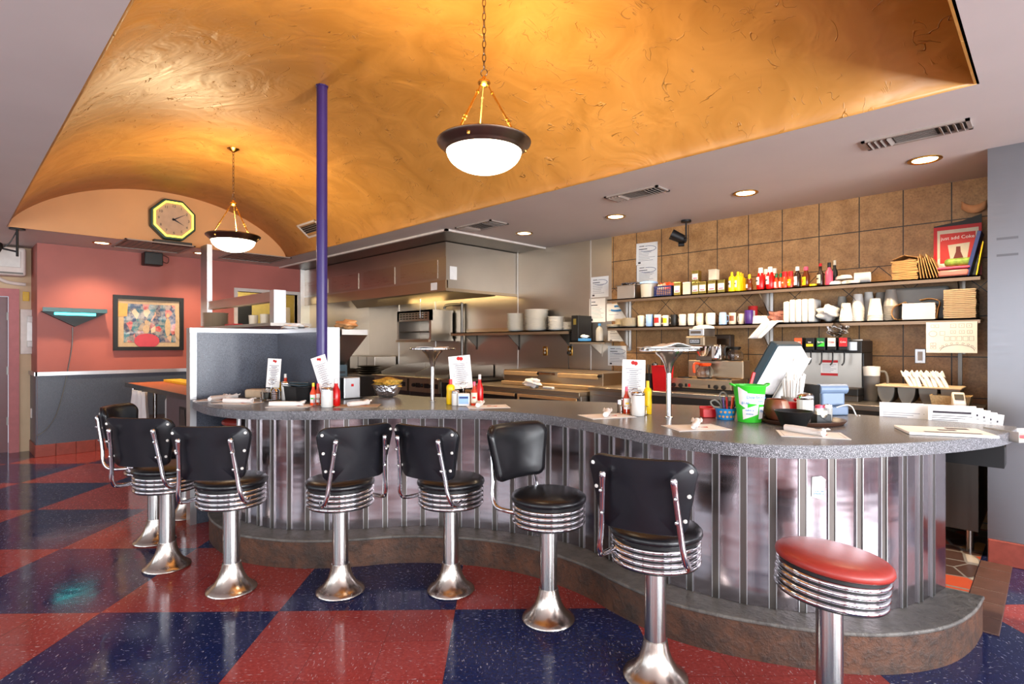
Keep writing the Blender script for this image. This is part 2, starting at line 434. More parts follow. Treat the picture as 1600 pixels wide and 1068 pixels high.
m = MB(); m.surf(lambda u, v: (VX0+(VX1-VX0)*u, ys[round(v*64)], vz(ys[round(v*64)])), 8, 64)
struct(m.build('ceiling_vault', M['vault'], ang=60, solid=.02))
for nm, x, mt in (('wall_vault_end', VX0, 'lunette'), ('wall_vault_start', VX1, 'vault')):
    m = MB(); m.add([(x, y, vz(y)) for y in ys], [tuple(range(65))]); struct(m.build(nm, M[mt], ang=0, solid=.02))
TXL = -3.69; PX = -8.95; JX = -.31; JY = 4.67
wall('wall_tile', M['walltile'], (TXL,JX+.05,WY,WY+.1,0,CEIL+.02))
wall('wall_steel', M['steelwall'], (PX-.1,TXL,WY,WY+.1,0,CEIL+.02))
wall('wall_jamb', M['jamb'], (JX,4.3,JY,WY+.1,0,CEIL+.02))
wy0, wy1, wz0, wz1 = 3.16, 4.10, 1.30, 2.20
wall('wall_pink', M['pinkwall'], (PX-.1,PX,.82,wy0,0,CEIL+.02), (PX-.1,PX,wy0,wy1,0,wz0), (PX-.1,PX,wy0,wy1,wz1,CEIL+.02), (PX-.1,PX,wy1,4.3,0,CEIL+.02),
     (-9.58,PX-.1,.82,.92,0,CEIL+.02))
wall('wall_kitchen_side', M['steelwall'], (PX-.1,PX,4.3,WY+.1,0,CEIL+.02))
wall('wall_cream', M['creamwall'], (-9.68,-9.58,-.28,.92,2.05,CEIL+.02), (-9.68,-9.58,.66,.92,0,2.05), (-9.68,-9.58,-3.1,-.28,0,CEIL+.02))
# window through to the second kitchen
w = wall('window_1', M['ventwhite'], (PX-.11,PX+.02,wy0-.05,wy0,wz0,wz1), (PX-.11,PX+.02,wy1,wy1+.05,wz0,wz1),
     (PX-.11,PX+.02,wy0-.05,wy1+.05,wz1,wz1+.05), (PX-.14,PX+.06,wy0-.05,wy1+.05,wz0-.04,wz0))
for nm, b in (('wall_far_west',(-11.3,-11.2,2.2,5.3,0,CEIL)),('wall_far_south',(-11.3,PX-.1,2.1,2.2,0,CEIL)),('wall_far_north',(-11.3,PX-.1,5.3,5.4,0,CEIL)),('floor_far',(-11.3,-10.6,2.1,5.4,-.06,0)),('ceiling_far',(-11.3,-10.6,2.1,5.4,CEIL,CEIL+.06))): wall(nm, M['yellowwall'], b)
L = bpy.data.lights.new('far_kitchen_lamp', 'POINT'); L.energy = 40; L.color = (1,.86,.55); L.shadow_soft_size = .2
o = bpy.data.objects.new('far_kitchen_lamp', L); COL.objects.link(o); o.location = (-10.2,3.7,2.45)
# door on the cream wall
d = wall('door_1', M['doorred'], (-9.70,-9.66,-.22,.60,0,2.0))
wall('door_panel', M['doorred'], (-9.66,-9.645,-.12,.16,.2,.95), (-9.66,-9.645,.24,.5,.2,.95), (-9.66,-9.645,-.12,.5,1.1,1.85), parent=d, bevel=.006)
m = MB()
for z in (.35,1.0,1.7): m.box(-9.66,-9.64,.585,.6,z,z+.1)
m.build('hinge', M['darksteel'], d)
wall('trim_1', M['framepink'], (-9.62,-9.55,.60,.70,0,2.0), (-9.62,-9.55,-.32,-.22,0,2.0), (-9.62,-9.55,-.32,.70,2.0,2.10))
# wainscot, rail and tile base along the pink wall
wall('trim_2', M['wains'], (PX,PX+.012,.822,4.2,.15,1.0), (-9.57,PX,.808,.82,.15,1.0))
wall('trim_3', M['alu'], (PX,PX+.03,.80,4.2,1.0,1.045), (-9.57,PX+.03,.79,.82,1.0,1.045))
m = MB(); y = .80
while y < 4.2: m.box(PX,PX+.022,y+.002,min(y+.196,4.2),0,.15); y += .2
for k in range(3): m.box(-9.56+k*.2,-9.364+k*.2,.798,.82,0,.15)
struct(m.build('baseboard_pink', M['redtile'], bevel=.004, ang=0))
wall('trim_4', M['alu'], (PX-.02,PX+.03,4.14,4.30,0,CEIL))
# jamb base tiles
m = MB(); x = JX
while x < 1.2: m.box(x+.003,x+.197,JY-.02,JY,0,.15); x += .2
struct(m.build('baseboard_jamb', M['redtile'], bevel=.005, ang=0))
# kitchen floor paving and quarry border
wall('floor_kitchen', M['mosaic'], (-8.9,-.345,3.50,WY,0,.006))
m = MB(); y = 3.50
while y < JY-.03: m.box(-.342,-.19,y+.003,min(y+.197,JY-.022),0,.008); y += .2
for k in range(6): m.box(-.342-.2*(k+1)+.003,-.342-.2*k-.003,3.34,3.497,0,.008)
struct(m.build('trim_5', M['brownquarry'], bevel=.003, ang=0))
# ghost marks of removed letters on the jamb steel
for k, (py, ch) in enumerate(((372,'I'),(398,'I'))):
    px = 1572; X = onY(px, JY); z = zY(px, py, JY)
    t = text(ch, .15, M['ghost'], 'trim_%d' % (6+k), None, (X,JY-.001,z), (PI/2,PI/2,0), ext=.0003); struct(t)
# window walls behind the camera
def winwall(name, axis, c, a0, a1, opens, z0, z1):
    bs = []; p = a0
    def q(lo, hi, zl, zh): return (c,c+.12,lo,hi,zl,zh) if axis == 'x' else (lo,hi,c-.12,c,zl,zh)
    for o0, o1 in opens:
        bs.append(q(p,o0,0,CEIL)); bs.append(q(o0,o1,0,z0)); bs.append(q(o0,o1,z1,CEIL)); p = o1
    bs.append(q(p,a1,0,CEIL)); wall(name, M['outerwall'], *bs)
EO = [(-2.4,-.3),(.0,2.1),(2.4,4.4)]; SO = [(-8.6,-6.4),(-6.1,-3.9),(-3.6,-1.4),(-1.1,1.1),(1.4,3.6)]
winwall('wall_east', 'x', 4.2, -3.1, JY, EO, .55, 2.35)
winwall('wall_south', 'y', -3.0, -9.7, 4.3, SO, .55, 2.35)
n = 2
for ax, L in (('x',EO),('y',SO)):
    for o0, o1 in L:
        m = MB()
        for e0, e1, z0, z1 in ((o0,o0+.05,.55,2.35),(o1-.05,o1,.55,2.35),(o0,o1,.55,.60),(o0,o1,2.30,2.35)):
            m.box(*((4.22,4.28,e0,e1,z0,z1) if ax == 'x' else (e0,e1,-3.08,-3.02,z0,z1)))
        struct(m.build('window_%d' % n, M['alu'], ang=0)); n += 1
# panel of dark metal on the ceiling round the hood, with a pale edge strip
wall('trim_8', M['darksteel'], (PX,-4.72,3.82,WY,CEIL-.012,CEIL))
wall('trim_9', M['ventwhite'], (PX,-4.70,3.80,3.835,CEIL-.02,CEIL), (-4.735,-4.70,3.80,WY,CEIL-.02,CEIL))

# ================================================================ COUNTER
sc = (EYE-TOPZ)/.42
stepF = [(-4.68,1.98),(-4.68,1.72),(-4.60,1.50),(-4.40,1.36),(-4.15,1.305),(-3.9,1.305),(-3.7,1.34),(-3.44,1.475),(-3.255,1.64),(-3.115,1.82),(-2.99,2.015),(-2.815,2.185),(-2.53,2.37),(-2.215,2.47),(-1.86,2.475),(-1.6,2.42),(-1.32,2.395),(-1.04,2.455),(-.75,2.585),(-.55,2.725),(-.41,2.895),(-.32,3.07),(-.268,3.28),(-.25,3.5)]
panF = [(-4.24,1.95),(-4.24,1.72),(-4.19,1.52),(-4.08,1.44),(-3.93,1.45),(-3.71,1.51),(-3.55,1.61),(-3.41,1.74),(-3.26,1.92),(-3.09,2.16),(-2.93,2.32),(-2.70,2.47),(-2.50,2.56),(-2.22,2.65),(-1.97,2.66),(-1.70,2.60),(-1.42,2.565),(-1.20,2.58),(-1.0,2.625),(-.82,2.715),(-.66,2.85),(-.54,3.01),(-.465,3.18),(-.42,3.34),(-.39,3.48)]
topF = [(-4.745,1.345),(-4.58,1.305),(-4.38,1.278),(-4.18,1.262),(-3.98,1.272),(-3.76,1.325),(-3.58,1.43),(-3.42,1.58),(-3.26,1.765),(-3.10,1.965),(-2.95,2.125),(-2.76,2.295),(-2.56,2.43),(-2.32,2.505),(-2.09,2.515),(-1.85,2.48),(-1.62,2.42),(-1.43,2.372),(-1.27,2.345),(-1.12,2.345),(-.99,2.37),(-.87,2.42),(-.76,2.50),(-.62,2.645),(-.47,2.86),(-.33,3.10),(-.22,3.36),(-.165,3.55),(-.14,3.76)]
topB = [(-.14,3.85),(-.9,3.85),(-1.4,3.78),(-1.9,3.60),(-2.3,3.40),(-2.75,3.20),(-3.19,2.97),(-3.64,2.72),(-3.98,2.70),(-3.98,2.36),(-3.85,2.34),(-3.85,2.13),(-3.85,1.995),(-4.745,1.995)]
sF, pF, tF = catmull(stepF, 5), catmull(panF, 6), catmull(topF, 6)
def offs(P, d):
    out = []
    for i in range(len(P)):
        a = P[max(i-1,0)]; b = P[min(i+1,len(P)-1)]; L = math.dist(a, b)
        out.append((P[i][0]-(b[1]-a[1])/L*d, P[i][1]+(b[0]-a[0])/L*d))
    return out
ct = thing('diner_counter', 'long wavy diner counter front clad in upright stainless steel panels', 'counter', (-2.3,2.6,0))
def loc(P): return [(x+2.3, y-2.6) for x, y in P]
pin = offs(pF, .06)
m = MB(); m.prism(loc(pF+pin[::-1]), .179, TOPZ-.057); m.build('steel_front', M['steelpanel'], ct, ang=50)
sin_ = [(-.9,3.5)]+offs(pF, .1)[::-1]
# raised step along the foot of the counter
st = thing('counter_step', 'curved worn concrete foot step running along the counter base', 'step', (-2.3,2.6,0))
m = MB(); inn = offs(sF, .25)
m.prism(loc(sF+[(x,y) for x,y in pin[::-1]]), 0, .160); m.build('step_side', M['stepside'], st, ang=50)
so = offs(sF, -.008)
m = MB(); m.prism(loc(so+pin[::-1]), .160, .178); m.build('step_tread', M['steptop'], st, bevel=.006, ang=50)
pr = resample(pF, .1235)
bt = None
for i in range(2, len(pr)-1):
    a, b = pr[i-1], pr[min(i+1,len(pr)-1)]; an = math.atan2(b[1]-a[1], b[0]-a[0])
    if bt is None:
        m = MB(); m.box(-.0138,.0138,-.004,.004,.1795,TOPZ-.0575)
        bt = m.build('batten', steel('groove_shade_steel', (104,98,94), .32, (160,160,6)), ct, ang=0); o = bt  # darker steel paints in the shade of a recessed channel
        m = MB(); m.box(-.0168,-.0138,-.0095,.004,.1795,TOPZ-.0575); m.box(.0138,.0168,-.0095,.004,.1795,TOPZ-.0575); be = m.build('glint_edge', M['alu'], bt, ang=0, weld=False)  # bright edges paint the light caught along the channel rims
    else:
        o = bt.copy(); COL.objects.link(o); o.parent = ct
        e_ = be.copy(); COL.objects.link(e_); e_.parent = o
    o.location = (pr[i][0]+2.3, pr[i][1]-2.6, 0); o.rotation_euler = (0,0,an)
# torn sticker on the front
k = min(range(len(pF)), key=lambda i: abs(800+870*(pF[i][0]*RT[0]+pF[i][1]*RT[1])/(pF[i][0]*FW[0]+pF[i][1]*FW[1])-1280)+(5000 if i < 90 else 0))
a, b = pF[k-1], pF[k+1]; an = math.atan2(b[1]-a[1], b[0]-a[0])
m = MB(); m.add([(-.03,0,-.045),(.022,0,-.055),(.03,0,.035),(.012,0,.05),(-.028,0,.044)], [(0,1,2,3,4)])
s_ = m.build('torn_sticker', M['paper'], None, ang=0, solid=.0012, loc=(pF[k][0]+math.sin(an)*.004,pF[k][1]-math.cos(an)*.004,.745), rot=(0,0,an))
tag(s_, 'small torn white sticker on the steel counter front near its right end', 'sticker')
text('GLAD IN\nAMERICA', .011, M['blueink'], 'sticker_print', s_, (0,-.0012,-.025), FRONT)
top = thing('countertop', 'wavy grey speckled laminate countertop with thick edge', 'countertop', (-2.3,2.6,TOPZ))
m = MB(); m.prism(loc(tF+topB), -.004, 0); m.build('top_surface', M['granitetop'], top, ang=50)
m = MB(); m.prism(loc(tF+topB), -.056, -.004); m.build('edge_band', M['granite'], top, ang=50)
# under-counter cabinet carcase on the staff side
m = MB(); m.prism([(-.95,3.52),(-.95,3.80),(-1.5,3.72),(-2.3,3.34),(-3.1,2.94),(-3.6,2.66),(-3.78,2.4),(-3.74,2.3),(-3.0,2.52),(-2.5,2.80),(-1.9,3.1)], .02, TOPZ-.058)
tag(m.build('undercounter_cabinet', M['darksteel'], ang=0), 'dark steel cabinet carcase under the staff side of the countertop', 'cabinet')
# divider screen at the far end of the counter
dv = thing('divider_screen', 'L-shaped grey laminate divider screen with aluminium edges behind the counter end', 'divider', (-4.8,1.33,0))
def dbx(nm, mt, *b):
    m = MB()
    for q in b: m.box(q[0]+4.8,q[1]+4.8,q[2]-1.33,q[3]-1.33,q[4],q[5])
    return m.build(nm, mt, dv, ang=0)
dbx('side_panel', M['divider'], (-4.83,-4.752,1.36,2.09,0,1.48))
dbx('back_panel', M['divider'], (-4.752,-3.88,2.003,2.09,TOPZ+.002,1.48))
dbx('lower_panel', M['divider'], (-4.752,-4.26,2.003,2.09,.18,TOPZ-.06))
dbx('top_rail', M['alu'], (-4.835,-4.747,1.33,2.095,1.48,1.513), (-4.747,-3.86,1.998,2.095,1.48,1.513))
dbx('end_post', M['alu'], (-4.835,-4.747,1.33,1.362,0,1.48), (-4.747,-4.743,1.33,1.375,0,1.48))
dbx('end_post', M['alu'], (-3.882,-3.858,1.996,2.095,TOPZ+.002,1.513))
# ---- purple pole
x, y = at(503, 4.085)
pl = thing('support_pole', 'slim dark purple round support pole from counter to vaulted ceiling', 'pole', (x,y,TOPZ))
m = MB(); m.cyl(0,0,0,vz(y)-TOPZ+.01,.0385,n=28); m.build('shaft', M['pole'], pl)
m = MB(); m.prism([(.046*math.cos(PI*k/4),.046*math.sin(PI*k/4)) for k in range(8)], vz(y)-TOPZ-.02, vz(y)-TOPZ+.012); m.build('top_collar', M['pole'], pl, ang=0)

# ================================================================ STOOLS
def outline(hw_t, hw_b, z0, z1, rt, rb, n=7):
    P = []
    for cx, cz, r, a0 in ((hw_b-rb, z0+rb, rb, -PI/2), (hw_t-rt, z1-rt, rt, 0), (-hw_t+rt, z1-rt, rt, PI/2), (-hw_b+rb, z0+rb, rb, PI)):
        for k in range(n):
            a = a0+PI/2*k/(n-1); P.append((cx+r*math.cos(a), cz+r*math.sin(a)))
    # subdivide straight runs for bending
    Q = []
    for i in range(len(P)):
        a, b = P[i], P[(i+1) % len(P)]; L = math.dist(a, b); k = max(1, int(L/.03))
        Q += [(a[0]+(b[0]-a[0])*j/k, a[1]+(b[1]-a[1])*j/k) for j in range(k)]
    return Q
def back_y(x, z): return -.252-(z-.70)*.17+1.25*x*x
def pad(O, layers, cz):
    m = MB(); n = len(O); vs = []; fs = []
    for rho, off in layers:
        for x, z in O:
            X = x*rho; Z = cz+(z-cz)*rho; vs.append((X, back_y(X, Z)+off, Z))
    for i in range(len(layers)-1):
        for k in range(n): fs.append((i*n+k, i*n+(k+1) % n, (i+1)*n+(k+1) % n, (i+1)*n+k))
    return m.add(vs, fs)
def make_stool(cush, back, name, label):
    t = thing(name, label, 'stool')
    m = MB(); m.lathe([(0,0),(.13,0),(.134,.006),(.131,.014),(.112,.026),(.088,.05),(.068,.085),(.055,.125),(.049,.158),(0,.158)], 40); m.build('base', M['basechrome'], t, ang=50)
    m = MB(); m.lathe([(0,.15),(.044,.15),(.044,.50),(0,.50)], 32); m.build('column', M['brushed'], t)
    pr = [(0,.488),(.160,.488),(.166,.490)]
    for k in range(4):
        z = .492+k*.0255
        pr += [(.172,z+.001),(.181,z+.004),(.184,z+.010),(.181,z+.017),(.172,z+.020),(.166,z+.0215),(.166,z+.0245)]
    pr += [(.172,.598),(0,.598)]
    m = MB(); m.lathe(pr, 56); m.build('seat_ring', M['chrome'], t, ang=60)
    m = MB(); m.lathe([(0,.4885),(.1745,.4885),(.1745,.5985),(0,.5985)], 56); m.build('dark_ring_gaps', M['black'], t)  # black core added to paint the gaps between ridges deep and dark
    m = MB(); m.lathe([(0,.599),(.174,.599),(.186,.604),(.190,.614),(.187,.626),(.176,.636),(.15,.643),(.10,.648),(0,.650)], 48); m.build('cushion', cush, t, ang=60)
    if back:
        O = outline(.205,.168,.675,.962,.055,.045); cz = .82
        bd = pad(O, [(0,-.006),(.5,-.006),(.985,-.006),(1,-.003),(1,.004),(.5,.004),(0,.004)], cz).build('back_board', M['backboard'], t, ang=40)
        for s in (-1,1):
            for xx, zz in ((.186,.925),(.176,.83),(.160,.735)):
                MB().lathe([(.0085,0),(.007,.004),(0,.006)], 10, Matrix.Translation((s*xx, back_y(xx,zz)-.005, zz)) @ Euler((PI/2,0,0)).to_matrix().to_4x4()).build('rivet', M['white'], bd)
        cu = pad(O, [(0,.004),(.97,.004),(1,.007),(1.005,.016),(.995,.026),(.96,.036),(.85,.042),(.6,.046),(.3,.047),(0,.047)], cz).build('back_cushion', M['vinyl'], t, ang=60)
        for s in (-1,1):
            P = catmull([(s*.135,-.085,.545),(s*.152,-.135,.545),(s*.165,-.185,.548),(s*.166,-.222,.562),(s*.160,-.248,.605),(s*.150,-.258,.68),(s*.142,-.272,.76),(s*.134,-.292,.86),(s*.131,-.302,.905)], 5)
            m = MB(); r = [.0115]*(len(P)-6)+[.0125,.0135,.0145,.0145,.0125,.008]; m.tube(P, r, 12)
            tb = m.build('back_tube', M['chrome'], t, ang=50)
            for zz in (.74,.83):
                MB().lathe([(.0085,0),(.006,.006),(0,.008)], 10, Matrix.Translation((s*.1395,-.273-(zz-.74)*.2-.010,zz)) @ Euler((PI/2,0,0)).to_matrix().to_4x4()).build('bolt', M['chrome'], tb)
    return t
blk = make_stool(M['vinyl'], True, 'counter_stool', 'x')
spots = [(242,3.93,188,0,'black backed stool nearest the salmon wall, its padded front turned to view'),
 (261,3.475,222,0,'black backed chrome stool standing third from the clock wall, left of the counter curve'),
 (362,3.15,272,0,'black backed chrome stool in front of the rounded counter end'),
 (532,3.13,307,0,'black backed stool turned right, its back touching the next stool back'),
 (704.6,3.145,241,0,'black backed stool turned left, its back touching the neighbouring stool'),
 (857,2.812,132,0,'black stool with its padded backrest front facing the camera'),
 (1024,2.325,243,0,'large nearest black backed stool, squarely showing its riveted back board')]
spots[1] = (261,3.475,266,0,'black backed stool hiding most of the stool nearest the salmon wall')
first = True
for px, d, a, z, lb in spots:
    x, y = at(px, d); rz = math.radians(a+44.3+90)
    if first:
        blk.location = (x,y,z); blk.rotation_euler = (0,0,rz); blk['label'] = lb; blk['group'] = 'black backed stools along the counter'; first = False
    else: dup(blk, (x,y,z), rz, lb)
red = make_stool(M['redvinyl'], False, 'backless_stool', 'red topped backless chrome stool nearest the camera, cut off by the frame bottom')
red.location = (*at(1296, 2.0), 0); red['group'] = 'red backless stools'
dup(red, (-4.46,1.66,.178), 0, 'red topped stool up on the step between counter end and grey divider')
dup(red, (*at(292, 4.5), 0), 0, 'red topped stool mostly hidden behind the black stools at the far end')
TI = Matrix.Translation((0,0,.50)) @ Matrix.Rotation(math.radians(6), 4, Vector((FW[0],FW[1],0))) @ Matrix.Translation((0,0,-.50))
for c in red.children:      # the nearest red seat sits crooked on its column
    if c.name.split('.')[0] in ('seat_ring','cushion','dark_ring_gaps'): c.matrix_local = TI
# ================================================================ LAMPS AND CEILING FITTINGS
def pendant(X, label, group):
    zt = vz(VC); zr = 2.44
    t = thing('pendant_lamp', label, 'pendant lamp', (X,VC,zr), .5, group)
    m = MB(); m.lathe([(0,zt-zr+.012),(.062,zt-zr+.005),(.06,zt-zr-.008),(.03,zt-zr-.028),(.012,zt-zr-.04),(0,zt-zr-.04)], 28); m.build('canopy', M['brass'], t)
    m = MB(); L = .036; z = .385; k = 0
    while z < zt-zr-.04:
        pts = []
        for j in range(12):
            a = 2*PI*j/12; rx = .009*math.cos(a); rz_ = .022*math.sin(a)
            pts.append((rx,0,z+.018+rz_) if k % 2 else (0,rx,z+.018+rz_))
        m.tube(pts, .0024, 5, True); z += L; k += 1
    m.tube([(.018*math.cos(2*PI*j/16),0,.362+.018*math.sin(2*PI*j/16)) for j in range(16)], .0026, 6, True)
    m.build('chain', M['bronze'], t, weld=False)
    m = MB(); m.lathe([(0,.345),(.008,.343),(.012,.33),(.03,.318),(.034,.308),(.026,.296),(.012,.288),(0,.286)], 24); m.build('hub', M['brass'], t)
    for k in range(3):
        a = 2*PI*k/3; c, s = math.cos(a), math.sin(a)
        m = MB(); m.rod((c*.022,s*.022,.295),(c*.042,s*.042,.255),.0035); m.rod((c*.042,s*.042,.255),(c*.17,s*.17,.022),.0058)
        for q in (.0,.62,.70): m.rod((c*(.042+.128*q),s*(.042+.128*q),.255-.233*q),(c*(.046+.128*q),s*(.046+.128*q),.247-.233*q),.0095)
        m.build('arm', M['brass'], t, weld=False)
    m = MB(); m.lathe([(.21,.002),(.238,.006),(.246,-.002),(.242,-.012),(.228,-.020),(.224,-.028),(.212,-.034),(.207,-.044),(.197,-.054),(.193,-.048),(.198,-.03),(.206,-.01),(.21,.002)], 64); m.build('rim', M['bronze'], t, ang=50)
    m = MB()
    for k in range(3):
        a = 2*PI*k/3+.5; m.lathe([(.0,-.011),(.008,-.007),(.01,0),(.008,.007),(0,.011)], 12, Matrix.Translation((.222*math.cos(a),.222*math.sin(a),-.026)))
    m.build('finial', M['brass'], t, weld=False)
    R = .235; b = []
    for k in range(13):
        a = k/12; b.append((.196*math.cos(a*PI/2), -.045-.115*math.sin(a*PI/2)))
    b[-1] = (0, -.16)
    m = MB(); m.lathe(b, 48); m.build('glass_bowl', M['bulbglass'], t, ang=70)
    L = bpy.data.lights.new('pendant_bulb', 'POINT'); L.energy = 58; L.color = (1,.78,.45); L.shadow_soft_size = .06
    o = bpy.data.objects.new('pendant_bulb', L); COL.objects.link(o); o.parent = t; o.location = (0,0,-.02)
pendant(-2.134, 'large hanging bowl lamp on a chain, nearest the camera', 'hanging bowl lamps')
pendant(-5.708, 'hanging bowl lamp beside the neon clock at the far end of the vault', 'hanging bowl lamps')
def downlight(x, y, label, e, warm=(1,.74,.46)):
    t = thing('ceiling_light', label, 'ceiling light', (x,y,CEIL), 0, 'recessed ceiling lights')
    m = MB(); m.lathe([(.072,-.001),(.098,-.001),(.098,-.006),(.088,-.010),(.072,-.004),(.072,-.001)], 36); m.build('trim_ring', M['brass'], t)
    m = MB(); m.lathe([(0,-.003),(.073,-.003)], 32); m.build('lamp_face', M['lamp'], t)
    L = bpy.data.lights.new('downlight', 'SPOT'); L.energy = e; L.color = warm; L.spot_size = 2.2; L.spot_blend = .8; L.shadow_soft_size = .06
    o = bpy.data.objects.new('downlight', L); COL.objects.link(o); o.parent = t; o.location = (0,0,-.02)
for px, py, lb, e in ((1445,249,'round recessed ceiling light nearest the steel jamb wall',150),(1165,301,'round recessed ceiling light above the mustard bottles',185),
     (962,338,'round recessed ceiling light between the two middle ceiling vents',170),(819,364,'round recessed ceiling light beside the steel cooking hood',120),
     (159,379,'round recessed ceiling light in front of the teal neon wall light',110),(314,395,'round recessed ceiling light by the steel pass shelf post',110)):
    downlight(*onz(px,py,CEIL), lb, e)
def vent(c, px, py, w, d, label, rz=0, mt='vent', slats=7, mode=0):
    x, y = onz(px, py, CEIL)
    t = thing('ceiling_vent', label, 'vent', (x,y,CEIL), rz, 'ceiling air vents')
    m = MB(); f = .02
    m.box(-w/2,w/2,-d/2,-d/2+f,-.012,0); m.box(-w/2,w/2,d/2-f,d/2,-.012,0); m.box(-w/2,-w/2+f,-d/2,d/2,-.012,0); m.box(w/2-f,w/2,-d/2,d/2,-.012,0)
    m.build('frame', M[mt], t, ang=0)
    m = MB(); m.box(-w/2+f,w/2-f,-d/2+f,d/2-f,-.002,0); m.build('duct_face', M['vent' if mode else 'ventdark'], t, ang=0)
    m = MB()
    for k in range(slats):
        yy = -d/2+f+(d-2*f)*(k+.5)/slats
        if mode: m.cbox((0,yy,-.007),(w-2*f-.01,.016,.002),(.6,0,0))
        else: m.cbox((0,yy,-.007),((w-2*f)*.42,.012,.002),(.6,0,0))
    if not mode:
        for s in (-1,1):
            for k in range(4): m.cbox((s*(w*.27+k*w*.062-.02),0,-.008),(.03,d-2*f,.003),(0,s*.8,0))
    m.build('louvre', M[mt], t, ang=0)
vent(0, 1430,210, .52,.19, 'long ceiling vent with open louvres, nearest the steel jamb wall')
vent(0, 994,302, .5,.2, 'ceiling vent between the two recessed lights in the middle')
vent(0, 752,352, .55,.26, 'ceiling vent close to the corner of the steel hood')
vent(0, 240,384, .75,.75, 'square ceiling vent under the neon clock', 0, 'vent', 11, 1)
vent(0, 398,402, .75,.75, 'square ceiling vent right of the steel pass shelf post', 0, 'vent', 11, 1)
# vent in the vault
for Y in (3.30,):
    X = onY(487, Y); z = vz(Y)
    a = math.atan2(vz(Y+.02)-vz(Y-.02), .04)
    t = thing('vault_vent', 'pale vent in the amber vault behind the purple pole', 'vent', (X,Y,z-.012)); t.rotation_euler = (a,0,0)
    m = MB(); m.box(-.25,.25,-.11,-.085,-.012,0); m.box(-.25,.25,.085,.11,-.012,0); m.box(-.25,-.22,-.11,.11,-.012,0); m.box(.22,.25,-.11,.11,-.012,0); m.build('frame', M['ventwhite'], t, ang=0)
    m = MB(); m.box(-.22,.22,-.085,.085,-.002,.0); m.build('duct_face', M['ventdark'], t, ang=0)
    m = MB()
    for k in range(6): m.cbox((0,-.07+k*.028,-.007),(.44,.012,.002),(.6,0,0))
    m.build('louvre', M['vent'], t, ang=0)
# ================================================================ FAR WALL
Xf = VX0+.01
yc, zc = onX(268, Xf), zX(268, 345, Xf)
t = thing('neon_clock', 'octagonal wall clock with glowing yellow neon ring on the tan arch wall', 'clock', (Xf,yc,zc)); t.rotation_euler = (0,0,PI/2)
def ngon(r, n=8, o=PI/8): return [(r*math.cos(o+2*PI*k/n), r*math.sin(o+2*PI*k/n)) for k in range(n)]
RX = Euler((PI/2,0,0)).to_matrix().to_4x4()
m = MB(); m.prism(ngon(.268), 0, .10, RX); m.build('case', M['clockgreen'], t, bevel=.012, ang=0)
m = MB(); m.prism(ngon(.212), .10, .106, RX); m.build('dial', M['clockface'], t, ang=0)
m = MB(); m.tube([(x,-.112,z) for x, z in ngon(.226)], .012, 10, True); m.build('neon_ring', M['neonyellow'], t, ang=60)
m = MB()
for ang_, L, w in ((2.55,.13,.012),(.55,.18,.009),(-.5,.13,.012)):
    if ang_ == 2.55: continue
    m.add([(-.02*math.cos(ang_)-w*math.sin(ang_),-.109,-.02*math.sin(ang_)+w*math.cos(ang_)),(-.02*math.cos(ang_)+w*math.sin(ang_),-.109,-.02*math.sin(ang_)-w*math.cos(ang_)),(L*math.cos(ang_),-.109,L*math.sin(ang_))],[(0,1,2)])
m.build('hands', M['ink'], t, ang=0, solid=.002)
for k in range(12):
    a = PI/2-2*PI*(k+1)/12; text(str(k+1), .045, M['ink'], 'numeral', t, (.165*math.cos(a),-.1075,.165*math.sin(a)), FRONT)
m = MB(); m.box(-.21,.21,-.09,0,-.315,-.262); m.build('transformer', M['black'], t, bevel=.004)
# black speaker under the clock, on the pink wall
def oX(px, py, X): return onX(px, X), zX(px, py, X)
y0_, z0_ = oX(226,412,PX+.22); y1_, z1_ = oX(255,396,PX+.22)
t = thing('wall_speaker', 'small black speaker hanging high on the salmon wall under the clock', 'speaker', (PX+.13,(y0_+y1_)/2,(z0_+z1_)/2)); t.rotation_euler = (0,0,PI/2)
m = MB(); m.box((y0_-y1_)/2,(y1_-y0_)/2,-.09,.09,-.085,.085); m.build('body', M['black'], t, bevel=.01)
m = MB(); m.rod((0,.08,.02),(0,.13,.02),.012); m.rod((0,.0,.08),(0,.0,CEIL-(z0_+z1_)/2-.001),.01); m.build('bracket', M['darksteel'], t)
m = MB(); m.tube(catmull([((y1_-y0_)/2,.02,.0),((y1_-y0_)/2+.08,.04,-.03),((y1_-y0_)/2+.1,.06,.05),((y1_-y0_)/2+.03,.12,.09)],6), .004, 6); m.build('wire', M['black'], t)
# black spotlight and rod at the frame edge
x, y = onz(27, 357, CEIL)
t = thing('ceiling_spotlight', 'black spotlight on a rod hanging from the ceiling at the far corner', 'spotlight', (x,y,CEIL))
m = MB(); m.cyl(0,0,-.012,0,.07); m.rod((0,0,0),(0,0,-.30),.012); m.build('mount_rod', M['black'], t)
m = MB(); m.rod((-.12,-.15,-.22),(-.02,-.34,-.16),.075,18,.09); m.build('head', M['black'], t)
m = MB(); m.tube(catmull([(-.05,0,-.02),(-.06,-.05,-.14),(-.07,-.10,-.2),(-.10,-.14,-.2)],6), .006, 6); m.rod((0,0,-.25),(-.1,-.2,-.2),.01); m.build('cable', M['black'], t)
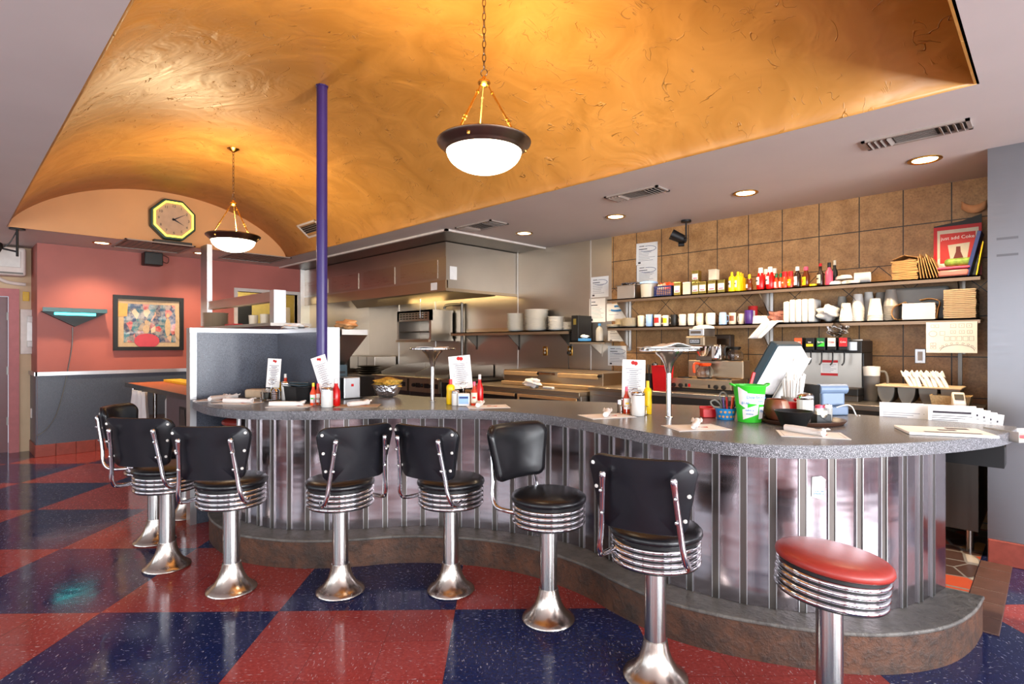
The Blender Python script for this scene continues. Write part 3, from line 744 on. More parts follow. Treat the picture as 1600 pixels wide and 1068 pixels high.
# teal neon wall light (triangle)
(yl, zt_), (yr, _) = oX(65,480,PX+.06), oX(165,483,PX+.06); ym, zb = oX(114,510,PX+.06)
w = yr-yl; h = zt_-zb
t = thing('neon_wall_light', 'black triangular wall light with a glowing teal tube on the salmon wall', 'wall light', (PX,(yl+yr)/2,zt_)); t.rotation_euler = (0,0,PI/2)
m = MB(); m.prism([(-w/2,-.05),(w/2,-.05),(.0,-h)], .0, .10, RX); m.build('body', M['black'], t, ang=0)
m = MB(); m.box(-w/2,w/2,-.16,0,-.05,-.042); m.box(-w/2,w/2,-.165,-.155,-.05,.0); m.build('shelf', M['tealglass'], t, ang=0)
m = MB(); m.rod((-w*.32,-.125,-.072),(w*.32,-.125,-.072),.016,12); m.build('neon_tube', M['neonteal'], t)
pts = [(PX+.02,*oX(a,b,PX)) for a, b in ((113,511),(112,540),(105,580),(96,620),(86,650),(72,670),(60,679),(52,674))]
m = MB(); m.tube(catmull(pts[:-1]+[(PX+.02,.815,pts[-2][2]-.0)],6), .006, 6)
tag(m.build('hanging_flex', M['darksteel']), 'thin dark cord hanging from the teal neon light down the salmon wall', 'cord')
# framed painting
(ya, za), (yb, zb) = oX(176,460,PX), oX(286,547,PX)
zt1, zb1 = zX(230,463,PX), zX(230,547,PX); w = yb-ya; h = zt1-zb1
t = thing('framed_painting', 'colourful painting in a black frame with a cream mat on the salmon wall', 'picture', (PX,(ya+yb)/2,(zt1+zb1)/2)); t.rotation_euler = (0,0,PI/2)
f = .05
m = MB(); m.box(-w/2,w/2,-.04,0,h/2-f,h/2); m.box(-w/2,w/2,-.04,0,-h/2,-h/2+f); m.box(-w/2,-w/2+f,-.04,0,-h/2+f,h/2-f); m.box(w/2-f,w/2,-.04,0,-h/2+f,h/2-f); m.build('frame', M['black'], t, ang=0)
m = MB(); m.box(-w/2+f,w/2-f,-.014,-.004,-h/2+f,h/2-f); m.build('mat_board', M['fibre'], t, ang=0)
m = MB(); m.box(-w/2+.12,w/2-.10,-.017,-.013,-h/2+.11,h/2-.11); pic = m.build('canvas', M['painting'], t, ang=0)
m = MB()
# plain invented figures: a dress, two standing shapes, a banner
def blob(cx, cz, rx, rz_, y=-.018): m.add([(cx+rx*math.cos(2*PI*k/18),y,cz+rz_*math.sin(2*PI*k/18)) for k in range(18)], [tuple(range(18))])
blob(-.03,-.24,.15,.10)
m.build('red_shapes', mat('dusty_red', (186,70,86), .5), pic, ang=0)
for k, q in enumerate(((.22,-.05,.035,.13),(.36,-.10,.055,.12),(.36,.055,.028,.04),(.22,.115,.022,.032),(-.04,-.08,.04,.06),(-.04,.015,.02,.03))): 
    m = MB(); blob(*q, y=-.0195-.0003*k); m.build('painted_figure', M['fibre'], pic, ang=0)
m = MB(); m.add([(-.40,-.018,.08),(-.26,-.018,.09),(-.25,-.018,.26),(-.38,-.018,.27)], [(0,1,2,3)]); m.build('banner_shape', mat('dull_orange', (214,160,90), .5), pic, ang=0)
# telephone box, air conditioner, small switch
y0, z0 = oX(38,490,-9.56); y1, z1 = oX(50,545,-9.56)
t = thing('wall_phone', 'off-white phone box on the cream wall beside the pink corner', 'phone', (-9.58,.78,(zX(44,518,-9.58)))); t.rotation_euler = (0,0,PI/2)
m = MB(); m.box(-.07,.055,-.06,0,-.29,.29); m.build('back_box', M['ac'], t, bevel=.008)
m = MB(); m.box(-.01,.045,-.10,-.06,-.2,.2); m.box(-.01,.045,-.125,-.1,.12,.2); m.box(-.01,.045,-.125,-.1,-.2,-.12); m.build('handset', M['white'], t, bevel=.008)
zt_ = zX(24,385,-9.3); zb_ = zX(24,430,-9.3)
t = thing('air_conditioner', 'off-white split air conditioner high on the cream wall over the door', 'air conditioner', (-9.58,.36,zb_)); t.rotation_euler = (0,0,PI/2)
H_ = min(zt_, CEIL-.03)-zb_
m = MB(); m.box(-.55,.39,-.26,0,0,H_); m.build('body', M['ac'], t, bevel=.03, seg=3)
m = MB(); m.box(-.52,.34,-.266,-.25,.10,H_-.05); m.build('front_panel', M['white'], t, bevel=.01)
m = MB(); m.box(-.5,.36,-.268,-.2,.02,.04); m.build('air_flap', M['grey'], t)
m = MB(); m.tube(catmull([(.1,-.08,.0),(.22,-.07,-.07),(.40,-.06,-.09)],6), .022, 10); m.build('hose', M['ac'], t)
t = tag(MB().box(-9.58,-9.565,.735,.80,1.95,2.07).build('switch_plate', M['yellowboard'], bevel=.003), 'small yellow plate on the cream wall above the phone box', 'plate')
X_ = -9.40
t = tag(MB().box(-9.42,-9.34,.795,.809,.45,.57).build('wall_socket', M['ac'], bevel=.004), 'pale wall socket on the short return of the salmon wall', 'socket')
# ---- side table behind the divider with yellow board, cloth
t = thing('side_table', 'steel side table with orange top standing behind the grey divider', 'table', (-6.75,1.60,0))
P = [onz(a,b,.93) for a, b in ((212,598),(286,621))]
x0, y0 = P[0]
m = MB(); m.box(-1.50,1.25,.0,.62,.88,.91); m.build('table_top', M['wood'], t, bevel=.003)
m = MB(); m.box(-1.51,1.26,-.012,.0,.865,.915); m.build('front_edge', M['darksteel'], t)
m = MB(); m.box(.15,1.24,.03,.58,.10,.865); cb = m.build('cupboard', M['laminatebrown'], t, ang=0)
m = MB(); m.box(.62,.88,.022,.03,.50,.78); m.build('recessed_pull', M['black'], cb, ang=0); m = MB(); m.add([(.64,.018,.52),(.86,.018,.52),(.81,.018,.76),(.68,.018,.76)],[(0,1,2,3)]); m.build('pull_plate', M['darksteel'], cb, ang=0, solid=.004)
for q in (-1.42,-.42):
    m = MB(); m.cyl(q,.06,0,.88,.02); m.build('leg', M['brushed'], t)
m = MB(); m.box(-1.42,.14,.05,.56,.48,.50); m.build('lower_shelf', M['darksteel'], t, ang=0)
tag(MB().box(-1.4,1.1,-.10,.10,0,.03).build('yellow_board', M['yellowboard'], bevel=.004, loc=(-6.75,2.08,.911)), 'long yellow board lying along the back of the side table', 'board')
def drape(name, label, loc, w, h, seed, mt='cloth', rz=0, cat='cloth'):
    r = random.Random(seed); ph = [r.uniform(0,6) for _ in range(4)]
    m = MB(); m.surf(lambda u, v: ((u-.5)*w*(1-.45*v)+.02*math.sin(v*5+ph[0]), .028*(1-.4*v)*math.sin(u*13+ph[1])+.012*math.sin(u*29+ph[2]), -h*(1-v)*(1+.1*math.sin(u*7+ph[3]))), 28, 12)
    o = m.build(name, M[mt], solid=.004, ang=80, loc=loc, rot=(0,0,rz)); tag(o, label, cat); return o
drape('hanging_cloth', 'white stained cloth hanging from the corner of the side table', (-7.25,1.535,.87), .95, .66, 3)
tag(MB().box(-.16,.16,-.14,.14,0,.30).build('paper_bag', M['cloth'], bevel=.03, loc=(-6.85,1.85,.502)), 'pale folded bag on the lower shelf of the side table', 'bag')

# ================================================================ HOOD AND COOK LINE
HX, HYf, HZ = -5.22, 4.22, 2.03
t = thing('cooking_hood', 'large stainless steel extraction hood over the cook line', 'hood', (HX,WY,HZ))
W_ = HX-PX-.02; D_ = WY-HYf
m = MB(); m.box(-W_,0,-D_,-D_+.03,.13,CEIL-.02-HZ); m.box(-.03,0,-D_+.03,0,.0,CEIL-.02-HZ); m.box(-W_,-.03,-D_+.03,0,.5,.53); m.build('canopy', M['steel'], t, ang=0)
m = MB(); m.box(-W_,.0,-D_-.012,-D_+.01,.0,.13); m.box(0,.012,-D_-.012,0,.0,.035); m.build('bottom_lip', M['goldsteel'], t, ang=0)
m = MB(); m.box(-W_,.004,-D_-.008,-D_,CEIL-.19-HZ,CEIL-.02-HZ); m.build('upper_band', M['steel'], t, ang=0)
for k in range(4):
    xx = -.16-k*.92; m = MB(); m.box(xx-.78,xx,-D_-.008,-D_-.0005,.16,CEIL-.22-HZ); m.build('front_panel', steel('hood_panel', (176,164,152), .3, (3,3,90)) if k == 0 else bpy.data.materials['hood_panel'], t, ang=0)
m = MB(); m.box(-W_+.1,-.1,-D_+.05,-D_+.42,.30,.34); m.cbox((-W_/2,-D_/2+.1,.22),(W_-.2,.02,.6),(.75,0,0)); m.build('filter_bank', M['goldsteel'], t, ang=0)
L = bpy.data.lights.new('hood_light', 'AREA'); L.shape = 'RECTANGLE'; L.size = 2.6; L.size_y = .12; L.energy = 30; L.color = (1,.8,.42)
o = bpy.data.objects.new('hood_light', L); COL.objects.link(o); o.parent = t; o.location = (-1.5,-.42,.10)
tag(MB().box(0,.003,-.055,.055,-.08,.08).build('hood_notice', M['paper'], loc=(HX+.001,HYf+.11,HZ+.22)), 'small white sticker on the side face of the steel hood', 'sticker')
tag(MB().box(-.06,.06,-.003,0,-.045,.045).build('hood_label', M['paper'], loc=(HX-.22,HYf-.013,HZ+.065)), 'small pale label on the front lip of the hood near its corner', 'sticker')
# gas pipe of the grill and wall panel joints
m = MB()
m.tube(catmull([(-6.31,5.40,1.10),(-6.31,5.40,1.93),(-6.34,5.39,1.98),(-6.62,5.36,1.98),(-6.66,5.35,1.925)],4), .022, 10)
tag(m.build('gas_pipe', M['darksteel']), 'dark gas pipe running up the steel wall beside the wall grill', 'pipe')
m = MB()
for px in (809,923): X = onY(px,WY); m.box(X-.006,X+.006,WY-.006,WY,.95,CEIL)
for X in (-8.0,-7.0): m.box(X-.012,X+.012,WY-.008,WY,.95,2.2)
struct(m.build('trim_10', M['alu'], ang=0))
# salamander grill
x0, x1 = -7.40, -6.53
t = thing('wall_grill', 'steel salamander grill with open front mounted on the wall under the hood', 'grill', ((x0+x1)/2,5.2,1.44))
w = (x1-x0)/2
m = MB(); m.box(-w,w,-.2,.22,0,.03); m.box(-w,w,-.2,.22,.43,.46); m.box(-w,-w+.05,-.2,.22,.03,.43); m.box(w-.05,w,-.2,.22,.03,.43); m.box(-w,w,.2,.22,.03,.43); m.box(-w,w,-.2,-.17,.30,.46); m.build('casing', M['steel'], t, ang=0)
m = MB()
for i in range(9):
    for j in range(3): m.box(-w+.08+i*.08,-w+.135+i*.08,-.204,-.199,.33+j*.035,.345+j*.035)
m.build('vent_slots', M['ventdark'], t, ang=0, weld=False)
m = MB()
for i in range(20): m.rod((-w+.06+i*.04,-.19,.14),(-w+.06+i*.04,.18,.14),.004,6)
m.rod((-w+.05,-.19,.14),(w-.05,-.19,.14),.006,6); m.build('rack', M['chrome'], t, weld=False)
m = MB(); m.box(-w+.02,w-.02,-.24,-.2,-.02,.015); m.build('drip_tray', M['goldsteel'], t, ang=0)
m = MB(); m.rod((w-.24,-.22,.34),(w-.24,-.22,.62),.008); m.build('handle_rod', M['chrome'], t)
# long wall shelf with brackets
sx0, sx1 = -6.25, -4.09
t = thing('plate_shelf', 'steel wall shelf carrying stacks of white plates', 'shelf', ((sx0+sx1)/2,5.29,1.555))
w = (sx1-sx0)/2
m = MB(); m.box(-w,w,-.15,.148,-.012,0); m.box(-w,w,-.15,-.14,-.045,0); m.box(-w,w,.14,.148,0,.06); m.build('shelf_board', M['goldsteel'], t, ang=0)
def bracket(t, x, mt='steel', dy=.13, dz=.20, y1=.148, z=-.012):
    m = MB(); m.add([(x-.004,y1,z),(x-.004,y1-dy*2,z),(x-.004,y1,z-dz),(x+.004,y1,z),(x+.004,y1-dy*2,z),(x+.004,y1,z-dz)], [(0,1,2),(5,4,3),(0,3,4,1),(1,4,5,2),(2,5,3,0)])
    m.box(x-.02,x+.02,y1-.006,y1,z-dz-.03,z); return m.build('bracket', M[mt], t, ang=0)
for q in (-.85,-.0,.88): bracket(t, q, 'darksteel')
t = thing('small_wall_shelf', 'small steel wall shelf lower right of the plate shelf', 'shelf', (-3.84,5.30,1.425))
m = MB(); m.box(-.25,.25,-.14,.138,-.012,0); m.box(-.25,.25,-.14,-.13,-.035,0); m.build('shelf_board', M['goldsteel'], t, ang=0)
bracket(t, 0, dz=.14, y1=.138)
m = MB(); m.lathe([(0,0),(.07,0),(.085,.004),(.128,.017),(.130,.020),(.126,.021),(.085,.009),(0,.008)], 28); plate = m.build('dinner_plate', M['white'], ang=50)
tag(plate, 'x', 'plate')
def stack(src, px, Y, z, n, step, s, label, group, ref=None):
    X = onY(px, Y)
    for k in range(n):
        a = src.copy(); COL.objects.link(a); a.location = (X+random.uniform(-.003,.003), Y+random.uniform(-.003,.003), z+k*step)
        a.scale = (s,s,1); tag(a, f'{ORD[n-1-k]} plate from the top of {label}', 'plate', group)
stack(plate, 806, 5.27, 1.556, 14, .0165, .92, 'the left white stack on the plate shelf', 'dinner plates on the plate shelf')
stack(plate, 838, 5.27, 1.556, 16, .0167, 1.18, 'the tallest middle white stack on the plate shelf', 'dinner plates on the plate shelf')
stack(plate, 869, 5.27, 1.556, 10, .0167, .80, 'the shorter right white stack on the plate shelf', 'dinner plates on the plate shelf')
stack(plate, 884, 5.37, 1.556, 6, .0167, .62, 'the small stack beside the black binder', 'dinner plates on the plate shelf')
plate.location = (onY(818,5.27), 5.27, 1.556); 
X = onY(808,5.27)
bpy.data.objects.remove(plate)
# binder, bottle, box on the small shelf
t = thing('ring_binder', 'black upright binder on the small wall shelf', 'binder', (-4.02,5.30,1.426)); w = .045
m = MB(); m.box(-.05,.05,-.13,.13,0,.30); m.build('cover', M['black'], t, bevel=.004); m = MB(); m.box(-.02,.02,-.133,-.129,.19,.26); m.build('spine_label', M['tin'], t, ang=0)
t = thing('spray_bottle', 'clear bottle with blue cap on the small wall shelf', 'bottle', (-3.72,5.24,1.426))
m = MB(); m.lathe([(0,0),(.04,0),(.042,.01),(.042,.12),(.03,.15),(.014,.165),(.014,.18),(0,.18)], 20); m.build('body', M['plasticclear'], t); m = MB(); m.cyl(0,0,.172,.2,.017); m.build('cap', M['blueink'], t)
t = thing('tissue_box', 'small blue and white box with crumpled tissue on the small wall shelf', 'box', (-3.90,5.20,1.426))
m = MB(); m.box(-.07,.07,-.03,.03,0,.03); m.build('carton', M['blueink'], t, ang=0)
def crumple(name, mt, r, sz, seed, parent=None, loc=None):
    R = random.Random(seed); m = MB(); bmv = bmesh.new(); bmesh.ops.create_icosphere(bmv, subdivisions=3, radius=1)
    off = [R.uniform(0,9) for _ in range(6)]
    for v in bmv.verts:
        c = v.co; n = .22*math.sin(c.x*5+off[0])*math.sin(c.y*6+off[1])+.18*math.sin(c.z*7+c.x*4+off[2])+.10*math.sin(c.y*13+off[3])*math.cos(c.x*11+off[4])
        c *= 1+n
    zm = min(v.co.z for v in bmv.verts)
    vs = [(v.co.x*sz[0], v.co.y*sz[1], (v.co.z-zm)*sz[2]) for v in bmv.verts]; fs = [tuple(q.index for q in f.verts) for f in bmv.faces]; bmv.free()
    m.add(vs, fs); return m.build(name, mt, parent, ang=80, loc=loc)
crumple('tissue', M['paper'], 1, (.05,.025,.02), 4, t, (0,0,.028))
# wall sockets on steel
for px, lb in ((852,'twin wall socket on the steel wall under the plate shelf'),(891,'wall socket with a black plug on the steel wall')):
    X = onY(px, WY); z = zY(px, 548, WY)
    t = thing('wall_socket', lb, 'socket', (X,WY,z))
    m = MB(); m.box(-.036,.036,-.008,0,-.058,.058); m.build('plate', M['brass'], t, bevel=.003)
    m = MB()
    for q in (-.022,.022): m.lathe([(0,0),(.015,0),(.013,.004),(0,.004)], 14, Matrix.Translation((0,-.008,q)) @ RX)
    m.build('outlet_face', M['cream'], t)
    if px == 891:
        p_ = thing('power_plug', 'black plug and cord hanging from the steel wall socket', 'plug', (X,WY-.010,z-.022)); m = MB(); m.box(-.016,.016,-.04,-.003,-.02,.018); m.build('plug_body', M['black'], p_, bevel=.006)
        m = MB(); m.tube([(0,-.03,-.015),(.004,-.03,-.12),(.02,-.03,-.30)], .004, 6); m.build('cord', M['black'], p_)
# papers on the walls
def paper(px0, px1, py0, py1, Y, label, lines=6, logo=None, mt='paper', tilt=0, name='hanging_notice', swoosh=None):
    xc = (px0+px1)/2; X0, X1 = onY(px0,Y), onY(px1,Y); zt = zY(xc,py0,Y); zb = zY(xc,py1,Y); w = X1-X0; h = zt-zb
    t = thing(name, label, 'paper', ((X0+X1)/2,Y,zb)); t.rotation_euler = (0,tilt,0)
    m = MB(); m.box(-w/2,w/2,-.0015,0,0,h); m.build('sheet', M[mt], t, ang=0)
    m = MB()
    for k in range(lines):
        zz = h*(.62-.5*k/max(lines,1)); L = w*random.uniform(.45,.78); m.box(-w*.38,-w*.38+L,-.0022,-.0014,zz-.002,zz+.002)
    if lines: m.build('print_lines', M['greyink'], t, ang=0, weld=False)
    if logo:
        m = MB(); m.box(-w*.38,w*.02,-.0022,-.0014,h*.70,h*.735); m.box(-w*.36,-w*.12,-.0022,-.0014,h*.84,h*.87); m.box(-w*.4,-w*.28,-.0022,-.0014,h*.06,h*.14); m.build('heading', M['ink'], t, ang=0, weld=False)
    if swoosh:
        m = MB(); m.tube([(w*(.05+.38*math.cos(a)),-.002,h*(.72+.13*math.sin(a))) for a in [1.9-k*.19 for k in range(24)]], .0025 if swoosh == 1 else .012, 6); m.build('curved_stripe', M['navy' if swoosh == 1 else 'blueink'], t)
    return t
WP = WY-.001
paper(923,951,432,464,WP, 'white certificate sheet in a clear sleeve on the steel wall above two others', 6, 1, swoosh=1)
paper(921,946,466,503,WP, 'white notice with black heading, second sheet down on the steel wall', 8, 1)
paper(948,978,474,501,WP-.003, 'white and blue sheet with a blue arc at the left shelf end', 2, None, swoosh=2)
paper(950,980,515,533,WP-.003, 'white sheet just below the lower shelf at its left end', 3, 1)
paper(950,979,540,571,WP-.003, 'lowest white certificate sheet left of the lower shelf bracket', 6, 1, swoosh=1)
paper(994,1027,379,413,WP, 'upper of two white certificate sheets on the stone tiles', 7, 1, tilt=.02, swoosh=1)
paper(995,1027,413,444,WP, 'lower of two white certificate sheets on the stone tiles', 7, 1, swoosh=1)
# spotlight on tile wall
x, y = onz(1072,344,CEIL)
t = thing('ceiling_spotlight', 'small black spotlight hanging over the stone tile wall', 'spotlight', (x,y,CEIL))
m = MB(); m.cyl(0,0,-.02,0,.05); m.rod((0,0,0),(0,0,-.21),.009); m.build('mount_rod', M['black'], t)
m = MB(); m.rod((0,0,-.2),(-.10,-.02,-.17),.03,14,.03); m.rod((-.03,.0,-.19),(-.13,-.06,-.13),.045,16,.055); m.rod((-.02,0,-.24),(-.07,-.03,-.24),.02,10); m.build('head', M['black'], t)

# cook line
def unit(name, label, cat, x0, x1, y0, y1, z0, z1, mt='steel', bev=.004):
    t = thing(name, label, cat, ((x0+x1)/2,(y0+y1)/2,z0))
    w, d = (x1-x0)/2, (y1-y0)/2
    m = MB(); m.box(-w,w,-d,d,0,z1-z0); m.build('body', M[mt], t, bevel=bev, ang=0); return t, w, d
t, w, d = unit('wall_box', 'plain steel box unit against the steel wall behind the pots', 'box', -8.85, -8.05, 5.0, 5.42, .97, 1.185)
m = MB(); m.box(-.13,-.12,-d-.004,-d,0,.21); m.box(.15,.16,-d-.004,-d,0,.21); m.build('seam', M['darksteel'], t, ang=0)
t, w, d = unit('work_base', 'dark equipment base under the pots at the far kitchen end', 'cabinet', -8.9, -7.24, 4.5, 5.42, .02, .90, 'darksteel')
for i, (x0, x1, lb) in enumerate(((-7.22,-6.36,'left flat top gas griddle with black knobs on the cook line'),(-6.35,-5.66,'right flat top gas griddle with black knobs on the cook line'))):
    t, w, d = unit('gas_griddle', lb, 'griddle', x0, x1, 4.5, 5.42, .02, .93, 'darksteel')
    t['group'] = 'gas griddles on the cook line'
    m = MB(); m.box(-w,w,-d,d,.91,.93); m.build('cook_plate', M['darksteel'], t, ang=0)
    m = MB(); m.add([(-w,-d+.1,.93),(-w,d,.93),(-w,d,1.08),(-w,-d+.35,1.06),(-w,-d+.1,.97)], [(0,1,2,3,4)]); m.add([(w,-d+.1,.93),(w,d,.93),(w,d,1.08),(w,-d+.35,1.06),(w,-d+.1,.97)], [(0,1,2,3,4)]); m.box(-w,w,d-.01,d,.93,1.08); m.build('splash_guard', M['steel'], t, ang=0, solid=.006)
    m = MB(); m.box(-w,w,-d-.07,-d,.905,.93); m.build('front_rail', M['goldsteel'], t, bevel=.006)
    m = MB(); m.box(-w+.02,w-.02,-d-.03,-d,.73,.90); cp = m.build('control_panel', M['goldsteel'], t, ang=0)
    m = MB()
    for q in (-.6,-.1,.5): m.lathe([(0,0),(.026,0),(.022,.03),(0,.03)], 16, Matrix.Translation((w*q,-d-.03,.82)) @ RX)
    for q in (-.35,.2,.75): m.box(w*q-.05,w*q+.05,-d-.034,-d-.03,.79,.85)
    m.build('knobs', M['black'], cp, weld=False)
t, w, d = unit('gas_burner', 'black gas burner unit with a blue knob between griddle and fridge', 'burner', -5.64, -5.20, 4.5, 5.42, .02, .93, 'black')
m = MB(); m.lathe([(0,0),(.03,0),(.026,.03),(0,.03)], 16, Matrix.Translation((-.05,-d,.80)) @ RX); m.build('knob', M['blueink'], t)
m = MB(); m.box(-w,w,-d-.02,-d,.88,.93); m.build('front_rail', M['goldsteel'], t)
m = MB(); m.box(-.12,-.10,-d-.01,-d,.5,.72); m.box(.05,.07,-d-.01,-d,.5,.72); m.build('handles', M['chrome'], t, ang=0)
# prep fridge
t, w, d = unit('prep_fridge', 'low steel kitchen fridge with two doors under the prep station', 'fridge', -5.18, -3.42, 4.5, 5.42, .02, .86)
m = MB(); m.box(-w,w,-d-.03,d,.84,.885); m.build('work_top', M['goldsteel'], t, bevel=.004, ang=0)
for x0, x1 in ((-w+.03,-.02),(.03,w-.03)):
    m = MB(); m.box(x0,x1,-d-.03,-d,.08,.82); dr = m.build('door', M['darksteel'], t, bevel=.004, ang=0)
    m = MB(); m.box(x0,x1,-d-.045,-d-.03,.79,.82); m.box(x0,x0+.02,-d-.04,-d-.03,.08,.8); m.build('door_edge', M['beige'], dr, ang=0)
t, w, d = unit('prep_station', 'raised steel prep station with two beige lids on the fridge top', 'prep station', -4.8, -3.35, 4.78, 5.38, .906, 1.085, 'goldsteel', .004)
m = MB(); m.box(-w,w,-d-.05,-d,0,.045); m.build('cutting_ledge', M['beige'], t, bevel=.006)
for q in (-.44,.40):
    m = MB(); m.box(q-.27,q+.27,-d-.022,-d-.001,.115,.165); ld = m.build('lid_edge', M['beige'], t, bevel=.006)
    m = MB(); m.lathe([(0,0),(.016,0),(.016,.03),(0,.03)], 12, Matrix.Translation((q+.29,-d-.0,.15)) @ RX); m.build('hinge_knob', M['black'], ld)
m = MB(); m.rod((-.13,-d-.02,.15),(.10,-d-.02,.15),.014); m.build('bar_handle', M['chrome'], t)
o = crumple('crumpled_towel', M['cloth'], 1, (.11,.06,.05), 7, None, (onY(832,4.56),4.56,.906)); tag(o, 'crumpled white towel on the ledge before the prep station', 'towel')
tag(MB().box(-.07,.07,-.02,.02,0,.025).build('paper_packet', M['cloth'], bevel=.006, loc=(onY(857,4.58),4.58,.906)), 'small pale packet beside the crumpled white towel', 'packet')
t, w, d = unit('steel_worktop_unit', 'steel cabinet between the prep fridge and the coffee machine', 'cabinet', -3.40, -2.86, 4.62, 5.42, .02, .93, 'steel')
m = MB(); m.box(-w,w,-d-.03,d,.90,.935); m.build('work_top', M['goldsteel'], t, bevel=.004)
m = MB(); m.box(-w+.05,w-.04,-d-.02,-d,.1,.86); m.build('door', M['steel'], t, bevel=.004)
t, w, d = unit('back_counter', 'dark back counter along the stone tile wall with steel top', 'counter', -2.84, -.36, 4.76, 5.42, .15, .90, 'darksteel')
m = MB(); m.box(-w,w,-d-.02,d,.75,.79); m.build('work_top', M['steel'], t, bevel=.004)
for q in (-w+.05, 0, w-.05):
    m = MB(); m.cyl(q,-d+.06,-.15,0,.022); m.build('leg', M['brushed'], t)
BZ = .942
# pots, plates, foil
X, Y = onY(575,4.62), 4.62
m = MB(); m.lathe([(0,0),(.10,0),(.18,.03),(.19,.034),(.1,.012),(0,.01)], 28); pan = m.build('metal_dish', M['darksteel'], ang=50, loc=(X,Y,.922)); tag(pan, 'lowest dark dish in the stack left of the griddles', 'dish', 'dark dishes stacked left of the griddles')
for k in range(1,4):
    a = pan.copy(); COL.objects.link(a); a.location = (X+.01*k,Y,.922+.034*k); a['label'] = f'{ORD[k]} dish from the bottom of the dark stack left of the griddles'
P = onz(582, 619.5, TOPZ); P = (P[0]+.05, P[1]-.02)
t = thing('foil_tray', 'foil tray of golden food on the staff side of the counter', 'tray', (-3.84,2.50,TOPZ+.001), .75)
m = MB(); m.lathe([(0,0),(.75,0),(1,1),(1.06,1.02),(1.0,.95),(.7,.3),(0,.3)], 4, Matrix.Diagonal((.18,.13,.10,1)) @ Matrix.Rotation(PI/4,4,'Z')); m.build('foil', M['foil'], t, sub=2, ang=80)
crumple('food', M['salad'], 1, (.11,.08,.04), 9, t, (0,0,.055))
# toaster-like warming unit right of the divider
t = thing('warming_unit', 'steel warming unit with sloping hopper next to the divider end post', 'kitchen unit', (-3.9,2.62,TOPZ), 0)
t.location = (-4.25,2.52,.0)
x_ = lambda px, Y: onY(px, Y)+4.25
m = MB(); A = [(-.3,-.40),(.42,-.40),(.42,.25),(-.3,.25)]
m.add([(-.3,-.40,1.50),(.38,-.40,1.50),(.38,-.18,1.50),(-.3,-.18,1.50),(-.3,-.40,1.46),(.38,-.40,1.46),(.06,-.38,1.22),(-.3,-.38,1.22),(.38,-.18,1.46),(-.3,-.18,1.46),(.06,-.20,1.22),(-.3,-.20,1.22)],
  [(0,1,2,3),(0,1,5,4),(1,2,8,5),(2,3,9,8),(3,0,4,9),(4,5,6,7),(5,8,10,6),(8,9,11,10),(9,4,7,11),(6,10,11,7)]); m.build('sloping_hopper', M['steel'], t, ang=0)
m = MB(); m.box(-.3,.10,-.37,-.20,.966,1.22); m.build('louvred_side', M['teal'], t, ang=0)
m = MB()
for k in range(5): m.box(.10,.106,-.35,-.22,.99+k*.04,1.01+k*.04)
m.build('louvres', M['black'], t, ang=0, weld=False)
m = MB(); m.box(.17,.34,-.36,-.22,.967,1.13); cp = m.build('control_box', M['alu'], t, bevel=.006, ang=0)
m = MB(); m.box(.341,.344,-.30,-.28,1.06,1.08); m.build('red_switch', M['red'], cp, ang=0)
m = MB(); m.box(-.3,.26,-.40,-.15,.0,.965); m.build('stand', M['darksteel'], t, ang=0)
# steel pass shelf behind the divider
t = thing('pass_shelf', 'tall steel pass shelf with overhead beam behind the divider screen', 'shelf', (-6.7,2.35,0))
m = MB(); m.box(-1.08,1.06,-.03,.06,1.82,1.92); m.build('overhead_beam', M['steel'], t, ang=0)
m = MB(); m.box(-1.10,-.86,-.04,.02,1.62,CEIL); m.build('ceiling_post', M['alu'], t, ang=0)
m = MB(); m.box(1.06,1.16,-.05,.07,1.60,1.93); m.build('corner_post', M['alu'], t, ang=0)
m = MB(); m.box(-1.12,1.2,-.10,.32,1.57,1.60); m.build('shelf_board', M['steel'], t, ang=0)
m = MB(); m.box(-1.12,1.2,.0,.25,.0,1.57); m.build('support_wall', M['laminatebrown'], t, ang=0)
m = MB(); m.lathe([(0,0),(.09,0),(.125,.012),(.127,.016),(.09,.008),(0,.007)], 24); bp = m.build('brown_plate', M['fibre'], ang=50); tag(bp, 'x', 'plate')
X, Y = onY(337,2.40), 2.40
for k in range(14):
    a = bp.copy(); COL.objects.link(a); a.location = (X,Y,1.601+k*.0125); a.scale = (1.15,1.15,1); tag(a, f'{ORD[13-k]} plate from the top of the brown stack on the pass shelf', 'plate', 'brown plates on the pass shelf')
bpy.data.objects.remove(bp)
for px, lb in ((396,'left of two white cups on the pass shelf'),(414,'right of two white cups on the pass shelf')):
    m = MB(); m.lathe([(0,.004),(.04,.004),(.045,.1),(.049,.1),(.043,0),(0,0)], 20); tag(m.build('white_cup', M['cream'], loc=(onY(px,2.36),2.36,1.601)), lb, 'cup', 'white cups on the pass shelf')
tag(MB().box(-.16,.12,-.05,.05,0,.018).build('red_folder', M['red'], loc=(onY(366,2.33),2.33,1.601), bevel=.003), 'flat red folder lying between brown plates and white cups', 'folder')
o = crumple('bread_bag', M['bread'], 1, (.12,.06,.035), 12, None, (-4.00,2.23,1.501)); tag(o, 'bag of bread on the ledge beside the divider end post', 'bread')
o = crumple('paper_pile', M['paper'], 1, (.16,.06,.02), 15, None, (-4.55,2.06,1.514)); tag(o, 'loose white papers on top of the divider screen', 'paper')
for k in range(6):
    tag(MB().box(-.12,.12,-.12,.12,0,.18+.05*(k%3)).build('kitchen_pan', M['darksteel'], bevel=.02, loc=(-9.9-.1*(k%2),2.9+.22*k,1.20)), f'{ORD[k]} dark pan from the left beyond the salmon wall window', 'pan', 'pans in the far kitchen')
